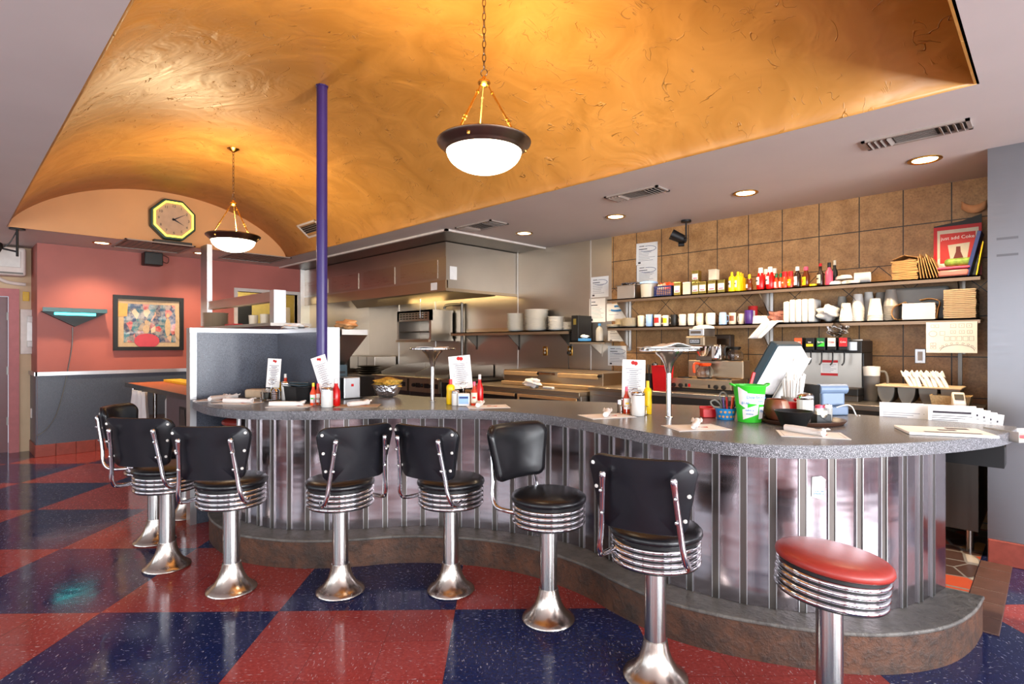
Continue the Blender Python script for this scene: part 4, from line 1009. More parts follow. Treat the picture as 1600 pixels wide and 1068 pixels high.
tag(MB().box(-10.2,-9.7,2.6,4.5,0,1.20).build('far_counter', M['darksteel'], ang=0), 'dark counter in the second kitchen beyond the wall window', 'counter')
tag(MB().box(-11.1,-10.6,2.5,4.0,0,2.15).build('far_oven', M['black'], bevel=.01), 'dark oven block in the second kitchen beyond the wall window', 'oven')
tag(MB().box(-10.9,-10.6,4.55,4.72,0,2.1).build('far_rack', M['ventwhite'], bevel=.01), 'pale upright rack in the second kitchen beyond the wall window', 'rack')
# ================================================================ TILE WALL SHELVES
SF = 5.13; SM = 5.27
UZ, LZ = 1.880, 1.574
for z, lb in ((UZ,'upper long steel shelf on the stone tile wall, holding sauces'),(LZ,'lower long steel shelf on the stone tile wall, holding mugs and cups')):
    t = thing('wall_shelf', lb, 'shelf', (-1.96,0,z), 0, 'long steel shelves on the tile wall')
    m = MB(); m.box(-1.58,1.58,SF,WY-.002,-.012,0); m.box(-1.58,1.58,SF,SF+.012,-.036,0); m.build('shelf_board', M['shelfsteel'], t, ang=0)
    for px in (983,1203): bracket(t, onY(px,WY)+1.96, 'steel', .14, .22, WY-.002, -.012)
    bracket(t, 1.45, 'steel', .14, .22, WY-.002, -.012)
    m = MB()
    for px in (986,1207): X = onY(px,WY)+1.96; m.box(X-.012,X+.012,WY-.02,WY-.002,-.25,0)
    m.build('wall_strip', M['alu'], t, ang=0)
    if z == LZ: X = onY(1500,5.30)+1.96; MB().box(X-.012,X+.012,.0,.024,.944-LZ,-.012).build('support_post', M['darksteel'], t, ang=0, loc=(0,5.30,0))
GU = 'sauces and tins on the upper shelf'
def wpx(px0, px1, Y): return onY(px1,Y)-onY(px0,Y)
def sh(px0, px1, py, Y, z, name=None): # centre X, width, height from the photo's edges
    xc = (px0+px1)/2; return onY(xc,Y), wpx(px0,px1,Y), zY(xc,py,Y)-z
def bottle(name, label, loc, prof, mt, cap, capz, capr, lab=None, group=None, cat='bottle', labmt='paper', n=20, mark=None, text_=None, sx=1, sy=1, rz=-.75):
    t = thing(name, label, cat, loc, rz, group)
    m = MB(); m.lathe([(0,0)]+prof+[(0,prof[-1][1])], n, None, sx, sy); m.build('body', M[mt], t, ang=50)
    m = MB(); m.lathe([(0,capz[0]),(capr,capz[0]),(capr*.92,capz[1]),(0,capz[1])], 16); m.build('cap', M[cap], t, ang=50)
    if lab:
        r, z0, z1, half = lab; m = MB()
        A = [(sx*r*math.cos(-PI/2-half+2*half*k/10), sy*r*math.sin(-PI/2-half+2*half*k/10)) for k in range(11)]
        m.strip([(x,y,z0) for x,y in A], [(x,y,z1) for x,y in A]); lb = m.build('label', M[labmt], t, ang=80)
        if text_: text(text_, (z1-z0)*.5, M[mark or 'redink'], 'label_print', lb, (0,-sy*r-.001,(z0+z1)/2), FRONT)
        elif mark:
            m = MB(); m.box(-r*.45,r*.45,-sy*r-.001,-sy*r*.93,z0+(z1-z0)*.45,z0+(z1-z0)*.62); m.build('label_print', M[mark], lb, ang=0)
    return t
def squeeze(h, r): return [(r*.92,0),(r,h*.03),(r,h*.35),(r*.93,h*.5),(r,h*.66),(r*.9,h*.74),(r*.5,h*.8)]
# steel pan with utensils
X, w, h = sh(967,1001,446,5.25,UZ)
t = thing('steam_pan', 'steel steam pan full of cutlery at the left end of the upper shelf', 'pan', (X,5.25,UZ)); w *= .8
m = MB(); m.box(-w/2,w/2,-.08,.10,0,h); m.box(-w/2-.012,w/2+.012,-.09,.11,h-.006,h); m.build('pan_body', M['steel'], t, bevel=.012)
m = MB()
for k in range(8): x = -w*.4+k*w*.115; m.rod((x,.0,h-.02),(x+random.uniform(-.03,.03),random.uniform(-.05,.05),h+.03),.005,6); m.lathe([(0,-.014),(.016,-.008),(.02,0),(.012,.01),(0,.013)],10,Matrix.Translation((x,.0,h+.025)))
m.build('spoon_tops', M['chrome'], t, weld=False)
X, w, h = sh(1000,1027,439,5.25,UZ); w *= .85
t = thing('plastic_tub', 'clear plastic tub with blue rimmed lid beside the steel steam pan', 'tub', (X,5.25,UZ))
m = MB(); m.lathe([(0,0),(w*.44,0),(w*.5,h*.85),(0,h*.85)], 24); m.build('tub_body', M['plasticclear'], t)
m = MB(); m.lathe([(0,h*.84),(w*.54,h*.84),(w*.54,h*.93),(w*.3,h),(0,h)], 24); m.build('lid', M['lblue'], t)
m = MB(); m.cyl(0,0,.004,h*.7,w*.40); m.build('white_contents', M['paper'], t)
X, w, h = sh(1026,1055,447,5.25,UZ); w *= .9
t = thing('plastic_basket', 'blue plastic basket of orange packets on the upper shelf', 'basket', (X,5.25,UZ))
m = MB(); m.box(-w/2,w/2,-.07,.08,0,.006); m.box(-w/2,w/2,-.07,-.066,h*.85,h); m.box(-w/2,w/2,-.07,-.066,0,h*.12); m.box(-w/2,-w/2+.004,-.07,.08,0,h); m.box(w/2-.004,w/2,-.07,.08,0,h); m.box(-w/2,w/2,.076,.08,0,h)
for k in range(9): x = -w/2+w*k/8; m.box(x-.003,x+.003,-.07,-.066,0,h)
for k in range(4): m.box(-w/2,w/2,-.07,-.067,h*(.2+.17*k),h*(.2+.17*k)+.005)
m.build('basket_body', M['navy'], t, ang=0, weld=False)
for k in range(9):
    x = -w*.38+w*.76*(k%5)/4; tag(MB().cbox((0,0,0),(.05,.004,.07),(random.uniform(-.4,.4),random.uniform(-.6,.6),random.uniform(-.6,.6))).build('orange_packet', M['orange'] if k % 3 else M['cream'], ang=0, loc=(X+x,5.24+.03*(k%2),UZ+h*.85+.01*(k%3))), f'{ORD[k]} packet from the left standing in the blue basket', 'packet', 'packets in the blue basket')
m = MB(); m.box(-w*.44,w*.44,-.05,.06,.008,h*.7); m.build('packet_fill', M['bread'], t, bevel=.01)
# tea tins
def tin(px0, px1, py, Y, z, label, mt='tin', lab=True, hh=None):
    X, w, h = sh(px0,px1,py,Y,z); h = hh or h; w *= .93
    t = thing('tea_tin', label, 'tin', (X,Y,z), 0, 'tea tins on the upper shelf')
    m = MB(); m.box(-w/2,w/2,-w/2,w/2,0,h); m.build('body', M[mt], t, bevel=.004, ang=0)
    m = MB(); m.box(-w*.52,w*.52,-w*.52,w*.52,h*.86,h*1.0); m.build('lid', M[mt], t, bevel=.004, ang=0)
    if lab:
        m = MB(); m.box(-w*.42,w*.42,-w/2-.0015,-w/2,h*.22,h*.72); lb = m.build('label', M['paper'], t, ang=0)
        m = MB(); m.box(-w*.3,w*.3,-w/2-.0025,-w/2-.001,h*.28,h*.36); m.build('label_print', M['pink'], lb, ang=0)
    return h
tin(1055,1066,441,5.2,UZ,'leftmost gold tea tin in the row on the upper shelf')
tin(1069,1081,441,5.2,UZ,'plain cream tea tin without a label, second in the row','cream',False)
h = tin(1083,1094,441,5.2,UZ,'gold tea tin carrying the left tin on top of it')
tin(1094,1106,440,5.2,UZ,'gold tea tin in the middle of the row, just right of the left stack')
tin(1083,1094,423,5.2,UZ+h+.002,'gold tea tin standing on top of the left pair')
h = tin(1108,1121,438,5.2,UZ,'gold tea tin under the white tin on the upper shelf')
tin(1109,1122,421,5.2,UZ+h+.002,'white tin stacked on top of the right gold tea tins','cream',False)
tin(1123,1135,437,5.2,UZ,'rightmost gold tea tin beside the mustard bottles')
# mustard
for k, (px, Y, lb) in enumerate(((1143.5,5.19,'front left yellow mustard bottle on the upper shelf'),(1153,5.20,'second yellow mustard bottle from the left on the upper shelf'),(1157,5.28,'third yellow mustard bottle, set back behind the front two'),(1160,5.36,'hindmost yellow mustard bottle on the upper shelf'))):
    h = .185; t = bottle('mustard_bottle', lb, (onY(px,Y),Y,UZ), squeeze(h,.031), 'yellow', 'yellow', (h*.78,h), .012, (.0315,h*.22,h*.56,.8), 'mustard bottles on the upper shelf', mark='ink')
X = onY(1171,5.2); h = .15
t = bottle('honey_bear', 'amber honey bear bottle with yellow cap between mustard and ketchup', (X,5.2,UZ), [(.028,0),(.031,.02),(.030,.05),(.022,.068),(.025,.08),(.026,.095),(.018,.112)], 'amber', 'yellow', (.112,.15), .012, (.032,.025,.06,.6))
def ketch(px, Y, lb):
    h = .20; t = bottle('ketchup_bottle', lb, (onY(px,Y),Y,UZ), [(.030,0),(.034,.01),(.036,.06),(.034,.11),(.024,.145),(.02,.155)], 'ketchup', 'white', (.15,h), .021, (.0365,.045,.115,.75), 'ketchup bottles on the upper shelf', mark='ink')
ketch(1188.5,5.19,'front left ketchup bottle on the upper shelf'); ketch(1203.5,5.19,'front right ketchup bottle on the upper shelf')
ketch(1197,5.32,'back left ketchup bottle, mostly hidden by the front pair'); ketch(1210,5.32,'back right ketchup bottle behind the small green capped bottles')
for px, lb in ((1213,'left small hot sauce bottle with green cap on the upper shelf'),(1220,'right small hot sauce bottle with green cap on the upper shelf')):
    bottle('hot_sauce', lb, (onY(px,5.19),5.19,UZ), [(.016,0),(.017,.005),(.017,.075),(.009,.095),(.008,.11)], 'hotsauce', 'dgreen', (.10,.135), .011, (.0175,.012,.062,.9), 'green capped hot sauces on the upper shelf', n=16)
for px, lb in ((1226.5,'left red capped seasoning jar on the upper shelf'),(1235.5,'right red capped seasoning jar on the upper shelf')):
    bottle('seasoning_jar', lb, (onY(px,5.19),5.19,UZ), [(.023,0),(.024,.004),(.024,.095),(.02,.10)], 'hotsauce', 'red', (.10,.145), .022, (.0245,.02,.075,1.), 'red seasoning jars on the upper shelf', labmt='yellow' if px > 1230 else 'orange', mark='paper')
bottle('sauce_bottle', 'dark steak sauce bottle with white cap and large red lettering', (onY(1246,5.19),5.19,UZ), [(.026,0),(.028,.006),(.028,.105),(.016,.13),(.014,.15)], 'coffee', 'white', (.145,.18), .017, (.0285,.02,.095,.9), None, text_='A1')
bottle('sauce_bottle', 'amber sauce bottle with pink cap and yellow label', (onY(1259.5,5.19),5.19,UZ), [(.028,0),(.031,.006),(.031,.09),(.018,.125),(.016,.14)], 'amber', 'pink', (.14,.172), .019, (.0315,.015,.085,.9), None, labmt='yellow', text_='57')
bottle('sauce_bottle', 'brown sauce bottle with long neck, pale label and red cap', (onY(1282,5.19),5.19,UZ), [(.026,0),(.028,.006),(.028,.10),(.012,.13),(.011,.17)], 'coffee', 'red', (.165,.19), .012, (.0285,.022,.095,1.), None, labmt='cream', mark='ink')
bottle('syrup_bottle', 'bright pink bottle with black cap on the upper shelf', (onY(1295.5,5.19),5.19,UZ), [(.026,0),(.028,.006),(.028,.115),(.012,.135),(.011,.155)], 'pink', 'black', (.15,.19), .014)
bottle('oil_bottle', 'dark slim bottle with pale cap behind the pink bottle', (onY(1304,5.27),5.27,UZ), [(.022,0),(.024,.006),(.024,.12),(.012,.15),(.011,.18)], 'black', 'cream', (.175,.215), .012)
tag(MB().lathe([(0,0),(.028,0),(.028,.018),(0,.018)],20).build('small_tin', M['yellow'], loc=(onY(1270.5,5.17),5.17,UZ)), 'low yellow tin between the pink capped sauce and the long neck bottle', 'tin')
# lids and filters lying on their side
def lidroll(px, Y, z, n, r, step, label, group, ax=0):
    X = onY(px,Y)
    for k in range(n):
        m = MB(); m.lathe([(0,.006),(r*.8,.006),(r*.86,.010),(r,.002),(r,0),(r*.8,.0),(0,0)], 24)
        tag(m.build('cup_cover', M['foam'], ang=50, loc=(X+k*step,Y,z+r), rot=(0,PI/2,ax)), f'{ORD[k]} lid from the left in {label}', 'lid', group)
lidroll(1335,5.21,UZ+.001,18,.045,.0062,'the lying roll of white lids on the upper shelf','white lids rolled on the upper shelf',.15)
for k, (dx, dz, rr) in enumerate(((0,0,.05),(.045,0,.055),(.10,0,.05),(.03,.045,.045),(.08,.045,.05))):
    m = MB(); m.lathe([(0,.03),(rr*.7,.03),(rr*.9,.02),(rr,.0),(rr*.96,0),(0,.024)], 24)
    tag(m.build('domed_cover', M['foam'], ang=50, loc=(onY(1306,5.19)+dx*.9,5.19+.05*(k%2),UZ+dz)), f'{ORD[k]} of the domed white lids heaped right of the pink bottle', 'lid', 'domed lids on the upper shelf')
tag(MB().lathe([(0,0),(.045,0),(.05,.022),(.047,.022),(.04,.005),(0,.005)],24).build('small_dish', M['white'], loc=(onY(1333,5.155),5.155,UZ)), 'small shallow white dish in front of the roll of lids', 'dish')
# folded kraft boxes
X, w, h = sh(1393,1439,407,5.22,UZ)
for k in range(11):
    tag(MB().cbox((0,0,0),(w*.86,.20,.011),(0,random.uniform(-.03,.03),random.uniform(-.05,.05))).build('kraft_bag', M['kraft'], ang=0, loc=(X+random.uniform(-.006,.006),5.24,UZ+.007+k*.0135)), f'{ORD[10-k]} brown paper bag from the top of the flat stack on the upper shelf', 'bag', 'folded brown paper bags on the upper shelf')
tag(MB().add([(-w*.42,-.1,0),(0,-.1,.03),(w*.42,-.1,.006),(-w*.42,.1,0),(0,.1,.03),(w*.42,.1,.006)],[(0,1,4,3),(1,2,5,4)]).build('kraft_bag', M['kraft'], ang=0, solid=.003, loc=(X,5.24,UZ+.158)), 'half open brown paper bag lying on top of the flat stack', 'bag', 'folded brown paper bags on the upper shelf')
for k in range(7):
    tag(MB().box(-.0025,.0025,-.09,.09,0,.17+.02*math.sin(k*2)).build('kraft_folder', M['kraft'], ang=0, loc=(onY(1441,5.22)+k*.020,5.24,UZ+.001), rot=(0,-.10-.04*k,0)), f'{ORD[k]} leaning brown card from the left next to the red sign', 'card', 'leaning brown cards on the upper shelf')
# red sign
X0, X1 = onY(1459,5.33), onY(1534,5.33); w = X1-X0; zt_ = zY(1496,352,5.33); h = zt_-UZ
t = thing('soda_sign', 'red framed soda advert with a cup picture at the right end of the upper shelf', 'sign', ((X0+X1)/2,5.33,UZ))
m = MB(); m.box(-w/2,w/2,-.006,.006,0,h); m.build('red_border', M['red'], t, ang=0)
m = MB(); m.add([(-w/2,.01,h*.9),(w/2,.01,h*.9),(w/2,.01,h*1.17),(w*.1,.01,h*1.08),(-w/2,.01,h*1.03)], [(0,1,2,3,4)]); m.build('black_backing', M['black'], t, ang=0, solid=.006)
m = MB(); m.box(-w*.42,w*.44,-.008,-.005,.02,h*.93); m.build('cream_mat', M['cream'], t, ang=0)
m = MB(); m.box(-w*.36,w*.38,-.010,-.007,h*.3,h*.86); m.build('red_field', mat('soft_red_print', (206,52,48), .5), t, ang=0)
text('just add Coke', h*.088, M['paper'], 'sign_lettering', t, (w*.01,-.0112,h*.77), FRONT)
m = MB(); m.add([(-.055,-.012,h*.64),(.075,-.012,h*.66),(.05,-.012,h*.20),(-.03,-.012,h*.20)], [(0,1,2,3)]); c_ = m.build('cup_picture', M['cream'], t, ang=0)
m = MB(); m.add([(-.005,-.0135,h*.6),(.02,-.0135,h*.6),(.022,-.0135,h*.5),(.038,-.0135,h*.38),(.034,-.0135,h*.2),(-.018,-.0135,h*.2),(-.022,-.0135,h*.38),(-.007,-.0135,h*.5)], [tuple(range(8))]); m.build('bottle_picture', mat('brown_bottle_print', (120,44,24), .4), c_, ang=0)
text('Coke', .02, M['paper'], 'bottle_print', c_, (.008,-.0142,h*.33), FRONT)
m = MB()
for k in range(26): xx = -w*.36+w*.74*random.random(); zz = h*(.22+.16*random.random()); m.lathe([(.022,-.0125),(0,-.0128)], 7, Matrix.Translation((xx,0,zz)) @ RX @ Matrix.Translation((0,0,.0225)))
m.build('ice_picture', M['paper'], t, ang=0, weld=False)
X, w, h = sh(1464,1518,417,5.20,UZ)
t = thing('food_tub', 'pink plastic tub with lid in front of the red soda sign', 'tub', (X,5.20,UZ)); w *= .9
m = MB(); m.box(-w/2,w/2,-.055,.06,0,h*.74); m.build('tub_body', mat('rosy_plastic', (226,140,130), .3, trans=.3), t, bevel=.015)
m = MB(); m.box(-w*.53,w*.53,-.062,.067,h*.74,h*1.0); m.build('lid', M['pink'], t, bevel=.01)
zz = UZ+h+.001
o = MB().box(-.085,.085,-.05,.05,0,.062).build('green_roll', M['greenfood'], bevel=.026, seg=4, loc=(onY(1499,5.22),5.22,zz)); tag(o, 'mottled green bundle lying on the pink plastic tub', 'bundle')
tag(MB().box(-.012,.012,-.10,.10,0,.32).build('blue_folder', M['navy'], bevel=.003, loc=(-.455,5.25,UZ+.002), rot=(0,.22,0)), 'dark blue folder leaning beside the red soda sign', 'folder')
tag(MB().box(-.004,.004,-.06,.06,0,.24).build('yellow_pad', M['yellow'], bevel=.001, loc=(-.405,5.24,UZ+.002), rot=(0,.15,0)), 'thin yellow pad leaning behind the dark blue folder', 'pad')
t = thing('hanging_note', 'curled orange-pink paper note stuck on the tiles at the top right', 'paper', (onY(1522,5.42),5.43,zY(1522,326,5.43)))
m = MB(); m.surf(lambda u, v: ((u-.5)*.15,-.05*math.sin(u*2.4)*.9-.001,(v-.5)*.06+.04*(.5-u)**2*4-.02*u), 10, 2); m.build('sheet', mat('peach_paper', (226,160,110), .7), t, ang=80, solid=.001)
# ---- lower shelf
def mug(px0, px1, py, Y, z, mt, label, hdl=0.0, deco=None, r=None, h=None):
    X, w, hh = sh(px0,px1,py,Y,z); r = r or w*.40; h = h or min(hh,.125)
    t = thing('mug', label, 'mug', (X,Y,z+.001), hdl, 'mugs on the lower shelf')
    m = MB(); m.lathe([(0,0),(r*.9,0),(r,h*.06),(r,h*.97),(r*.97,h),(r*.9,h*.98),(r*.88,h*.1),(0,h*.08)], 26); m.build('body', M[mt], t, ang=50)
    m = MB(); m.tube(catmull([(r*.94,0,h*.80),(r*1.35,0,h*.78),(r*1.62,0,h*.52),(r*1.4,0,h*.25),(r*.94,0,h*.2)],5), r*.13, 8); m.build('handle', M[mt], t)
    if deco:
        m = MB(); A = [(r*1.006*math.cos(-PI/2-hdl-.8+1.6*k/8), r*1.006*math.sin(-PI/2-hdl-.8+1.6*k/8)) for k in range(9)]
        m.strip([(x,y,h*.28) for x,y in A], [(x,y,h*.74) for x,y in A]); m.build('printed_band', M[deco], t, ang=80)
R0 = .3
mug(996,1008,493,5.19,LZ,'cream','cream mug at the left end of the mug row',R0)
mug(1008.5,1021,491,5.19,LZ,'lblue','light blue mug, second in the mug row',2.6)
mug(1021.5,1034,491.5,5.19,LZ,'white','white mug with a dark red pattern in the mug row',R0,'redink')
mug(1035,1046,492.5,5.19,LZ,'white','white mug with a yellow picture beside the black mug',R0,'yellow')
mug(1047,1059,491.5,5.19,LZ,'black','glossy black mug in the mug row',R0)
mug(1060,1073,491,5.19,LZ,'white','plain white mug right of the black mug',PI-.4)
mug(1074,1086,490,5.19,LZ,'white','second plain white mug right of the black mug',PI-.4)
mug(1087,1100,489.5,5.19,LZ,'cream','cream mug with a faint print between white mugs',PI-.4,'foam')
mug(1102,1119,489,5.19,LZ,'white','wide white mug left of the upside down blue mug',PI-.4)
X, w, h = sh(1122,1137,488,5.19,LZ)
t = thing('mug', 'pale blue mug standing upside down in the mug row', 'mug', (X,5.19,LZ+.001), .4, 'mugs on the lower shelf'); r = w*.38
m = MB(); m.lathe([(0,h),(r*.75,h),(r*.9,h*.9),(r*1.02,h*.4),(r*1.02,0),(r*.9,0),(0,h*.9)], 24); m.build('body', M['lblue'], t, ang=50)
m = MB(); m.tube(catmull([(r*.98,0,h*.75),(r*1.4,0,h*.7),(r*1.5,0,h*.4),(r*1.0,0,h*.2)],5), r*.13, 8); m.build('handle', M['lblue'], t)
mug(1138,1151,488.5,5.19,LZ,'cream','cream and brown mug right of the upside down blue mug',2.4,'brownglaze')
mug(1153,1163,490,5.22,LZ,'white','small white mug beside the tall purple mug',PI-.2)
mug(1162,1178,483,5.17,LZ,'purple','tall purple travel mug in the mug row',PI-.5)
mug(1167,1186,472,5.32,LZ+.0,'redink','dark red mug with white flecks behind the purple mug',PI-.4,'foam',.042,.17)
for k in range(5): # small plates
    pass
m = MB(); m.lathe([(0,0),(.05,0),(.075,.008),(.078,.011),(.05,.006),(0,.005)], 24); sp = m.build('side_plate', M['cream'], ang=50); tag(sp,'x','plate')
for px, Y, n, s, lb in ((958,5.2,3,1.0,'low stack at the left shelf end'),(972,5.3,9,1.05,'second small stack on the lower shelf'),(984,5.19,9,1.05,'small stack next to the cream mug')):
    for k in range(n):
        a = sp.copy(); COL.objects.link(a); a.location = (onY(px,Y),Y,LZ+.001+k*.0105); a.scale = (s,s,1); tag(a, f'{ORD[n-1-k]} plate from the top of the {lb}', 'plate', 'small plates on the lower shelf')
bpy.data.objects.remove(sp)
for k, (px, Y) in enumerate(((1184,5.24),(1193,5.27))):
    m = MB(); m.lathe([(0,.075),(.03,.075),(.06,.05),(.075,.01),(.076,0),(.07,0),(0,.07)], 26); tag(m.build('white_bowl', M['white'], ang=60, loc=(onY(px,Y),Y,LZ+.001)), ('left','right')[k]+' upturned white bowl beside the purple mug', 'bowl', 'upturned bowls on the lower shelf')
o = crumple('mesh_bag', mat('pink_mesh', (150,100,90), .8, scale=60, var=.4), 1, (.085,.07,.055), 21, None, (onY(1216,5.27),5.27,LZ+.001)); tag(o, 'brownish mesh bag beside the white foam boxes', 'bag')
t = thing('shelf_towel', 'white cloth hanging over the lower shelf edge', 'towel', (onY(1199,SF),SF-.012,LZ))
def tw(u, v):
    x = (u-.5)*.15*(1-.2*v); s = v*.30
    if s < .16: y = .15-s; z = .006+.016*math.sin(u*9)**2
    else: y = -.012-.012*math.sin(u*8); z = .006-(s-.16)
    return (x-.10*max(0,s-.16)/.14+.07*(1-v), y, z)
m = MB(); m.surf(tw, 14, 20); m.build('cloth', M['cloth'], t, ang=80, solid=.004)
# foam clamshells standing on edge
X0 = onY(1229,5.21); w = wpx(1227,1275,5.21); h = zY(1252,468,5.21)-LZ
for k in range(5):
    tag(MB().box(0,w/5-.002,-.11,.11,0,h*(.93 if k in (0,) else 1)).build('foam_box', M['foam'], bevel=.014, seg=3, loc=(X0+w/5*k-.01,5.26,LZ+.001)), f'{ORD[k]} white foam takeout box from the left on the lower shelf', 'box', 'foam takeout boxes on the lower shelf')
o = crumple('bagged_boxes', M['foam'], 1, (.085,.08,.062), 33, None, (onY(1294,5.23),5.23,LZ+.001)); tag(o, 'bundle of white foam boxes wrapped in clear plastic', 'bundle')
def cupstack(px, Y, n, r, h, step, mt, label, deco=True):
    X = onY(px,Y)
    for k in range(n):
        m = MB(); m.lathe([(0,h-.002),(r*.66,h-.002),(r*.66,h),(r*.98,.008),(r*1.03,.006),(r*1.03,0),(r*.96,0),(r*.63,h-.006),(0,h-.006)], 24)
        t = m.build('paper_cup', M[mt], ang=50, loc=(X,Y,LZ+.001+k*step)); t.rotation_euler = (0,0,-.7)
        tag(t, f'{ORD[n-1-k]} cup from the top of {label}', 'cup', 'paper cups on the lower shelf')
        if deco and k == n-1:
            m = MB(); q = lambda a, z: ((r*(1-.345*z/h)+.001)*math.cos(-PI/2+a), (r*(1-.345*z/h)+.001)*math.sin(-PI/2+a), z)
            m.add([q(-.55,h*.5),q(0,h*.25),q(.55,h*.5),q(0,h*.75)], [(0,1,2,3)]); m.build('diamond_print', M['beige'], t, ang=0)
            m = MB(); m.tube([q(-.55,h*.52),q(-.28,h*.65),q(0,h*.77),q(.28,h*.65),q(.55,h*.52)], .0015, 5); m.build('dark_chevron', M['ink'], t)
cupstack(1322,5.18,3,.047,.12,.014,'foam','the short front stack of diamond printed cups')
cupstack(1340.5,5.24,8,.047,.12,.0145,'foam','the tall stack of diamond printed cups')
cupstack(1357,5.32,9,.043,.12,.015,'foam','the tall stack behind the middle cups',False)
cupstack(1367.5,5.18,4,.052,.135,.013,'foam','the plain front stack of wide white cups',False)
cupstack(1376,5.32,8,.045,.12,.016,'plasticclear','the back stack of cloudy cups',False)
cupstack(1392,5.24,9,.052,.135,.0135,'plasticclear','the cloudy stack beside the napkin wrapper',False)
cupstack(1316,5.33,7,.045,.12,.016,'plasticclear','the dim stack behind the bagged foam boxes',False)
X, w, h = sh(1406,1465,474,5.19,LZ); w *= .86
t = thing('napkin_pack', 'open brown paper wrapper holding a block of white napkins', 'napkins', (X,5.23,LZ+.001), .06)
m = MB()
for k in range(26): m.box(-w/2+random.uniform(-.003,.003),w/2+random.uniform(-.003,.003),-.10,.10,k*h/26,(k+.85)*h/26)
m.build('napkin_block', M['paper'], t, ang=0, weld=False)
m = MB(); A = [(-w/2-.10,h*.5),(-w/2-.06,.01),(-w/2,.0)]; A = [(-w/2+.02,h*1.12),(-w/2-.05,h*.85),(-w/2-.07,h*.45),(-w/2-.05,h*.06),(-w/2,.0)]
m.strip([(x,-.09,z) for x,z in catmull(A,5)], [(x,.10,z) for x,z in catmull(A,5)])
B = [(w/2+.004,0),(w/2+.012,h*.6),(w/2+.02,h*1.1),(w*.3,h*1.28),(w*.0,h*1.2)]
m.strip([(x,-.06,z) for x,z in catmull(B,5)], [(x,.10,z) for x,z in catmull(B,5)]); m.build('paper_wrapper', M['kraft'], t, ang=80, solid=.002)
X, w, h = sh(1471,1530,452,5.19,LZ); w *= .86
for k in range(16):
    m = MB(); m.box(-w/2+random.uniform(-.003,.003),w/2+random.uniform(-.003,.003),-.11,.11,0,h/16-.0015); tag(m.build('fibre_box', M['fibre'], bevel=.004, loc=(X,5.25,LZ+.001+k*h/16), ang=0), f'{ORD[15-k]} beige fibre takeout tray from the top of the stack', 'takeout tray', 'beige takeout trays on the lower shelf')
tag(MB().box(-.19,.19,-.04,.04,0,.26).build('plastic_sleeve', M['plasticclear'], bevel=.02, loc=(onY(1436,5.38),5.385,LZ+.001)), 'cloudy plastic sleeve of cups standing behind the napkin wrapper', 'sleeve')
# seat plan hanging under the lower shelf
Y = SF-.004
X0, X1 = onY(1447,Y), onY(1527,Y); w = X1-X0; zt_ = zY(1487,502.5,Y); zb_ = zY(1487,551,Y); h = zt_-zb_
t = thing('seating_sign', 'white printed seating plan sheet hanging from the lower shelf edge', 'sign', ((X0+X1)/2,Y,zb_))
m = MB(); m.box(-w/2,w/2,-.0015,0,0,h); m.build('sheet', M['paper'], t, ang=0)
m = MB()
def rect(x, z, a, b): # outline on the sheet, fractions of its size
    x0, x1, z0, z1 = (x-.5)*w, (x+a-.5)*w, (1-z-b)*h, (1-z)*h; q = .0012
    m.box(x0,x1,-.0024,-.0014,z0,z0+q); m.box(x0,x1,-.0024,-.0014,z1-q,z1); m.box(x0,x0+q,-.0024,-.0014,z0,z1); m.box(x1-q,x1,-.0024,-.0014,z0,z1)
for q in ((.10,.08,.07,.1),(.19,.08,.07,.1),(.49,.07,.11,.12),(.65,.07,.11,.12),(.80,.07,.10,.12),(.49,.28,.10,.1),(.66,.28,.10,.1),(.81,.28,.10,.1),(.28,.30,.1,.13),(.37,.47,.1,.14),(.49,.47,.1,.14),(.61,.47,.1,.14),(.73,.47,.1,.14),(.85,.47,.09,.14),(.09,.68,.11,.09),(.09,.79,.11,.09)): rect(*q)
m.tube([(-w*.36+w*.08*math.cos(2*PI*k/20),-.002,h*.62+w*.07*math.sin(2*PI*k/20)) for k in range(20)], .0008, 4, True)
m.tube([(w*.12+w*.33*math.cos(PI-PI*k/20),-.002,h*.06+h*.2*math.sin(PI*k/20)) for k in range(21)], .0008, 4)
for k in range(9): a = PI*(.06+.88*k/8); m.tube([(w*.12+w*.33*math.cos(a)+w*.022*math.cos(2*PI*j/8),-.002,h*.11+h*.2*math.sin(a)+w*.022*math.sin(2*PI*j/8)) for j in range(8)], .0007, 4, True)
m.build('plan_drawing', M['ink'], t, ang=0, weld=False)
for k, (x, z) in enumerate(((.545,.13),(.705,.13),(.85,.13),(.54,.33),(.71,.33),(.86,.33),(.14,.72),(.14,.83))): text(str(k+1), .011, M['ink'], 'table_number', t, ((x-.5)*w,-.002,(1-z)*h), FRONT)
# ================================================================ BACK COUNTER
Y = 5.02
X0, X1 = onY(1246,Y), onY(1343,Y); w = X1-X0; xc = (X0+X1)/2
zz = lambda py: zY(1310,py,Y)-BZ
t = thing('soda_dispenser', 'black and steel soda dispenser with five flavour badges on the back counter', 'soda dispenser', (xc,Y,BZ))
m = MB(); m.box(-w/2,w/2,.10,.36,0,zz(530)); m.build('back_splash', M['steel'], t, ang=0)
m = MB(); m.box(-w/2-.012,w/2+.012,.02,.38,zz(551),zz(532)); m.box(w/2-.004,w/2+.014,.08,.37,.02,zz(551)); m.build('head', M['black'], t, bevel=.006, ang=0)
m = MB(); m.box(w/2-.12,w/2-.02,.012,.02,zz(547),zz(534)); m.build('key_plate', M['alu'], t, ang=0)
m = MB(); m.box(-w/2-.01,w/2+.01,-.09,.32,.0,.045); m.build('base', M['darksteel'], t, bevel=.004, ang=0)
m = MB(); m.box(-w/2-.012,w/2+.012,-.095,.20,.045,.10); m.build('drip_tray', M['black'], t, bevel=.006, ang=0)
bm_ = {}
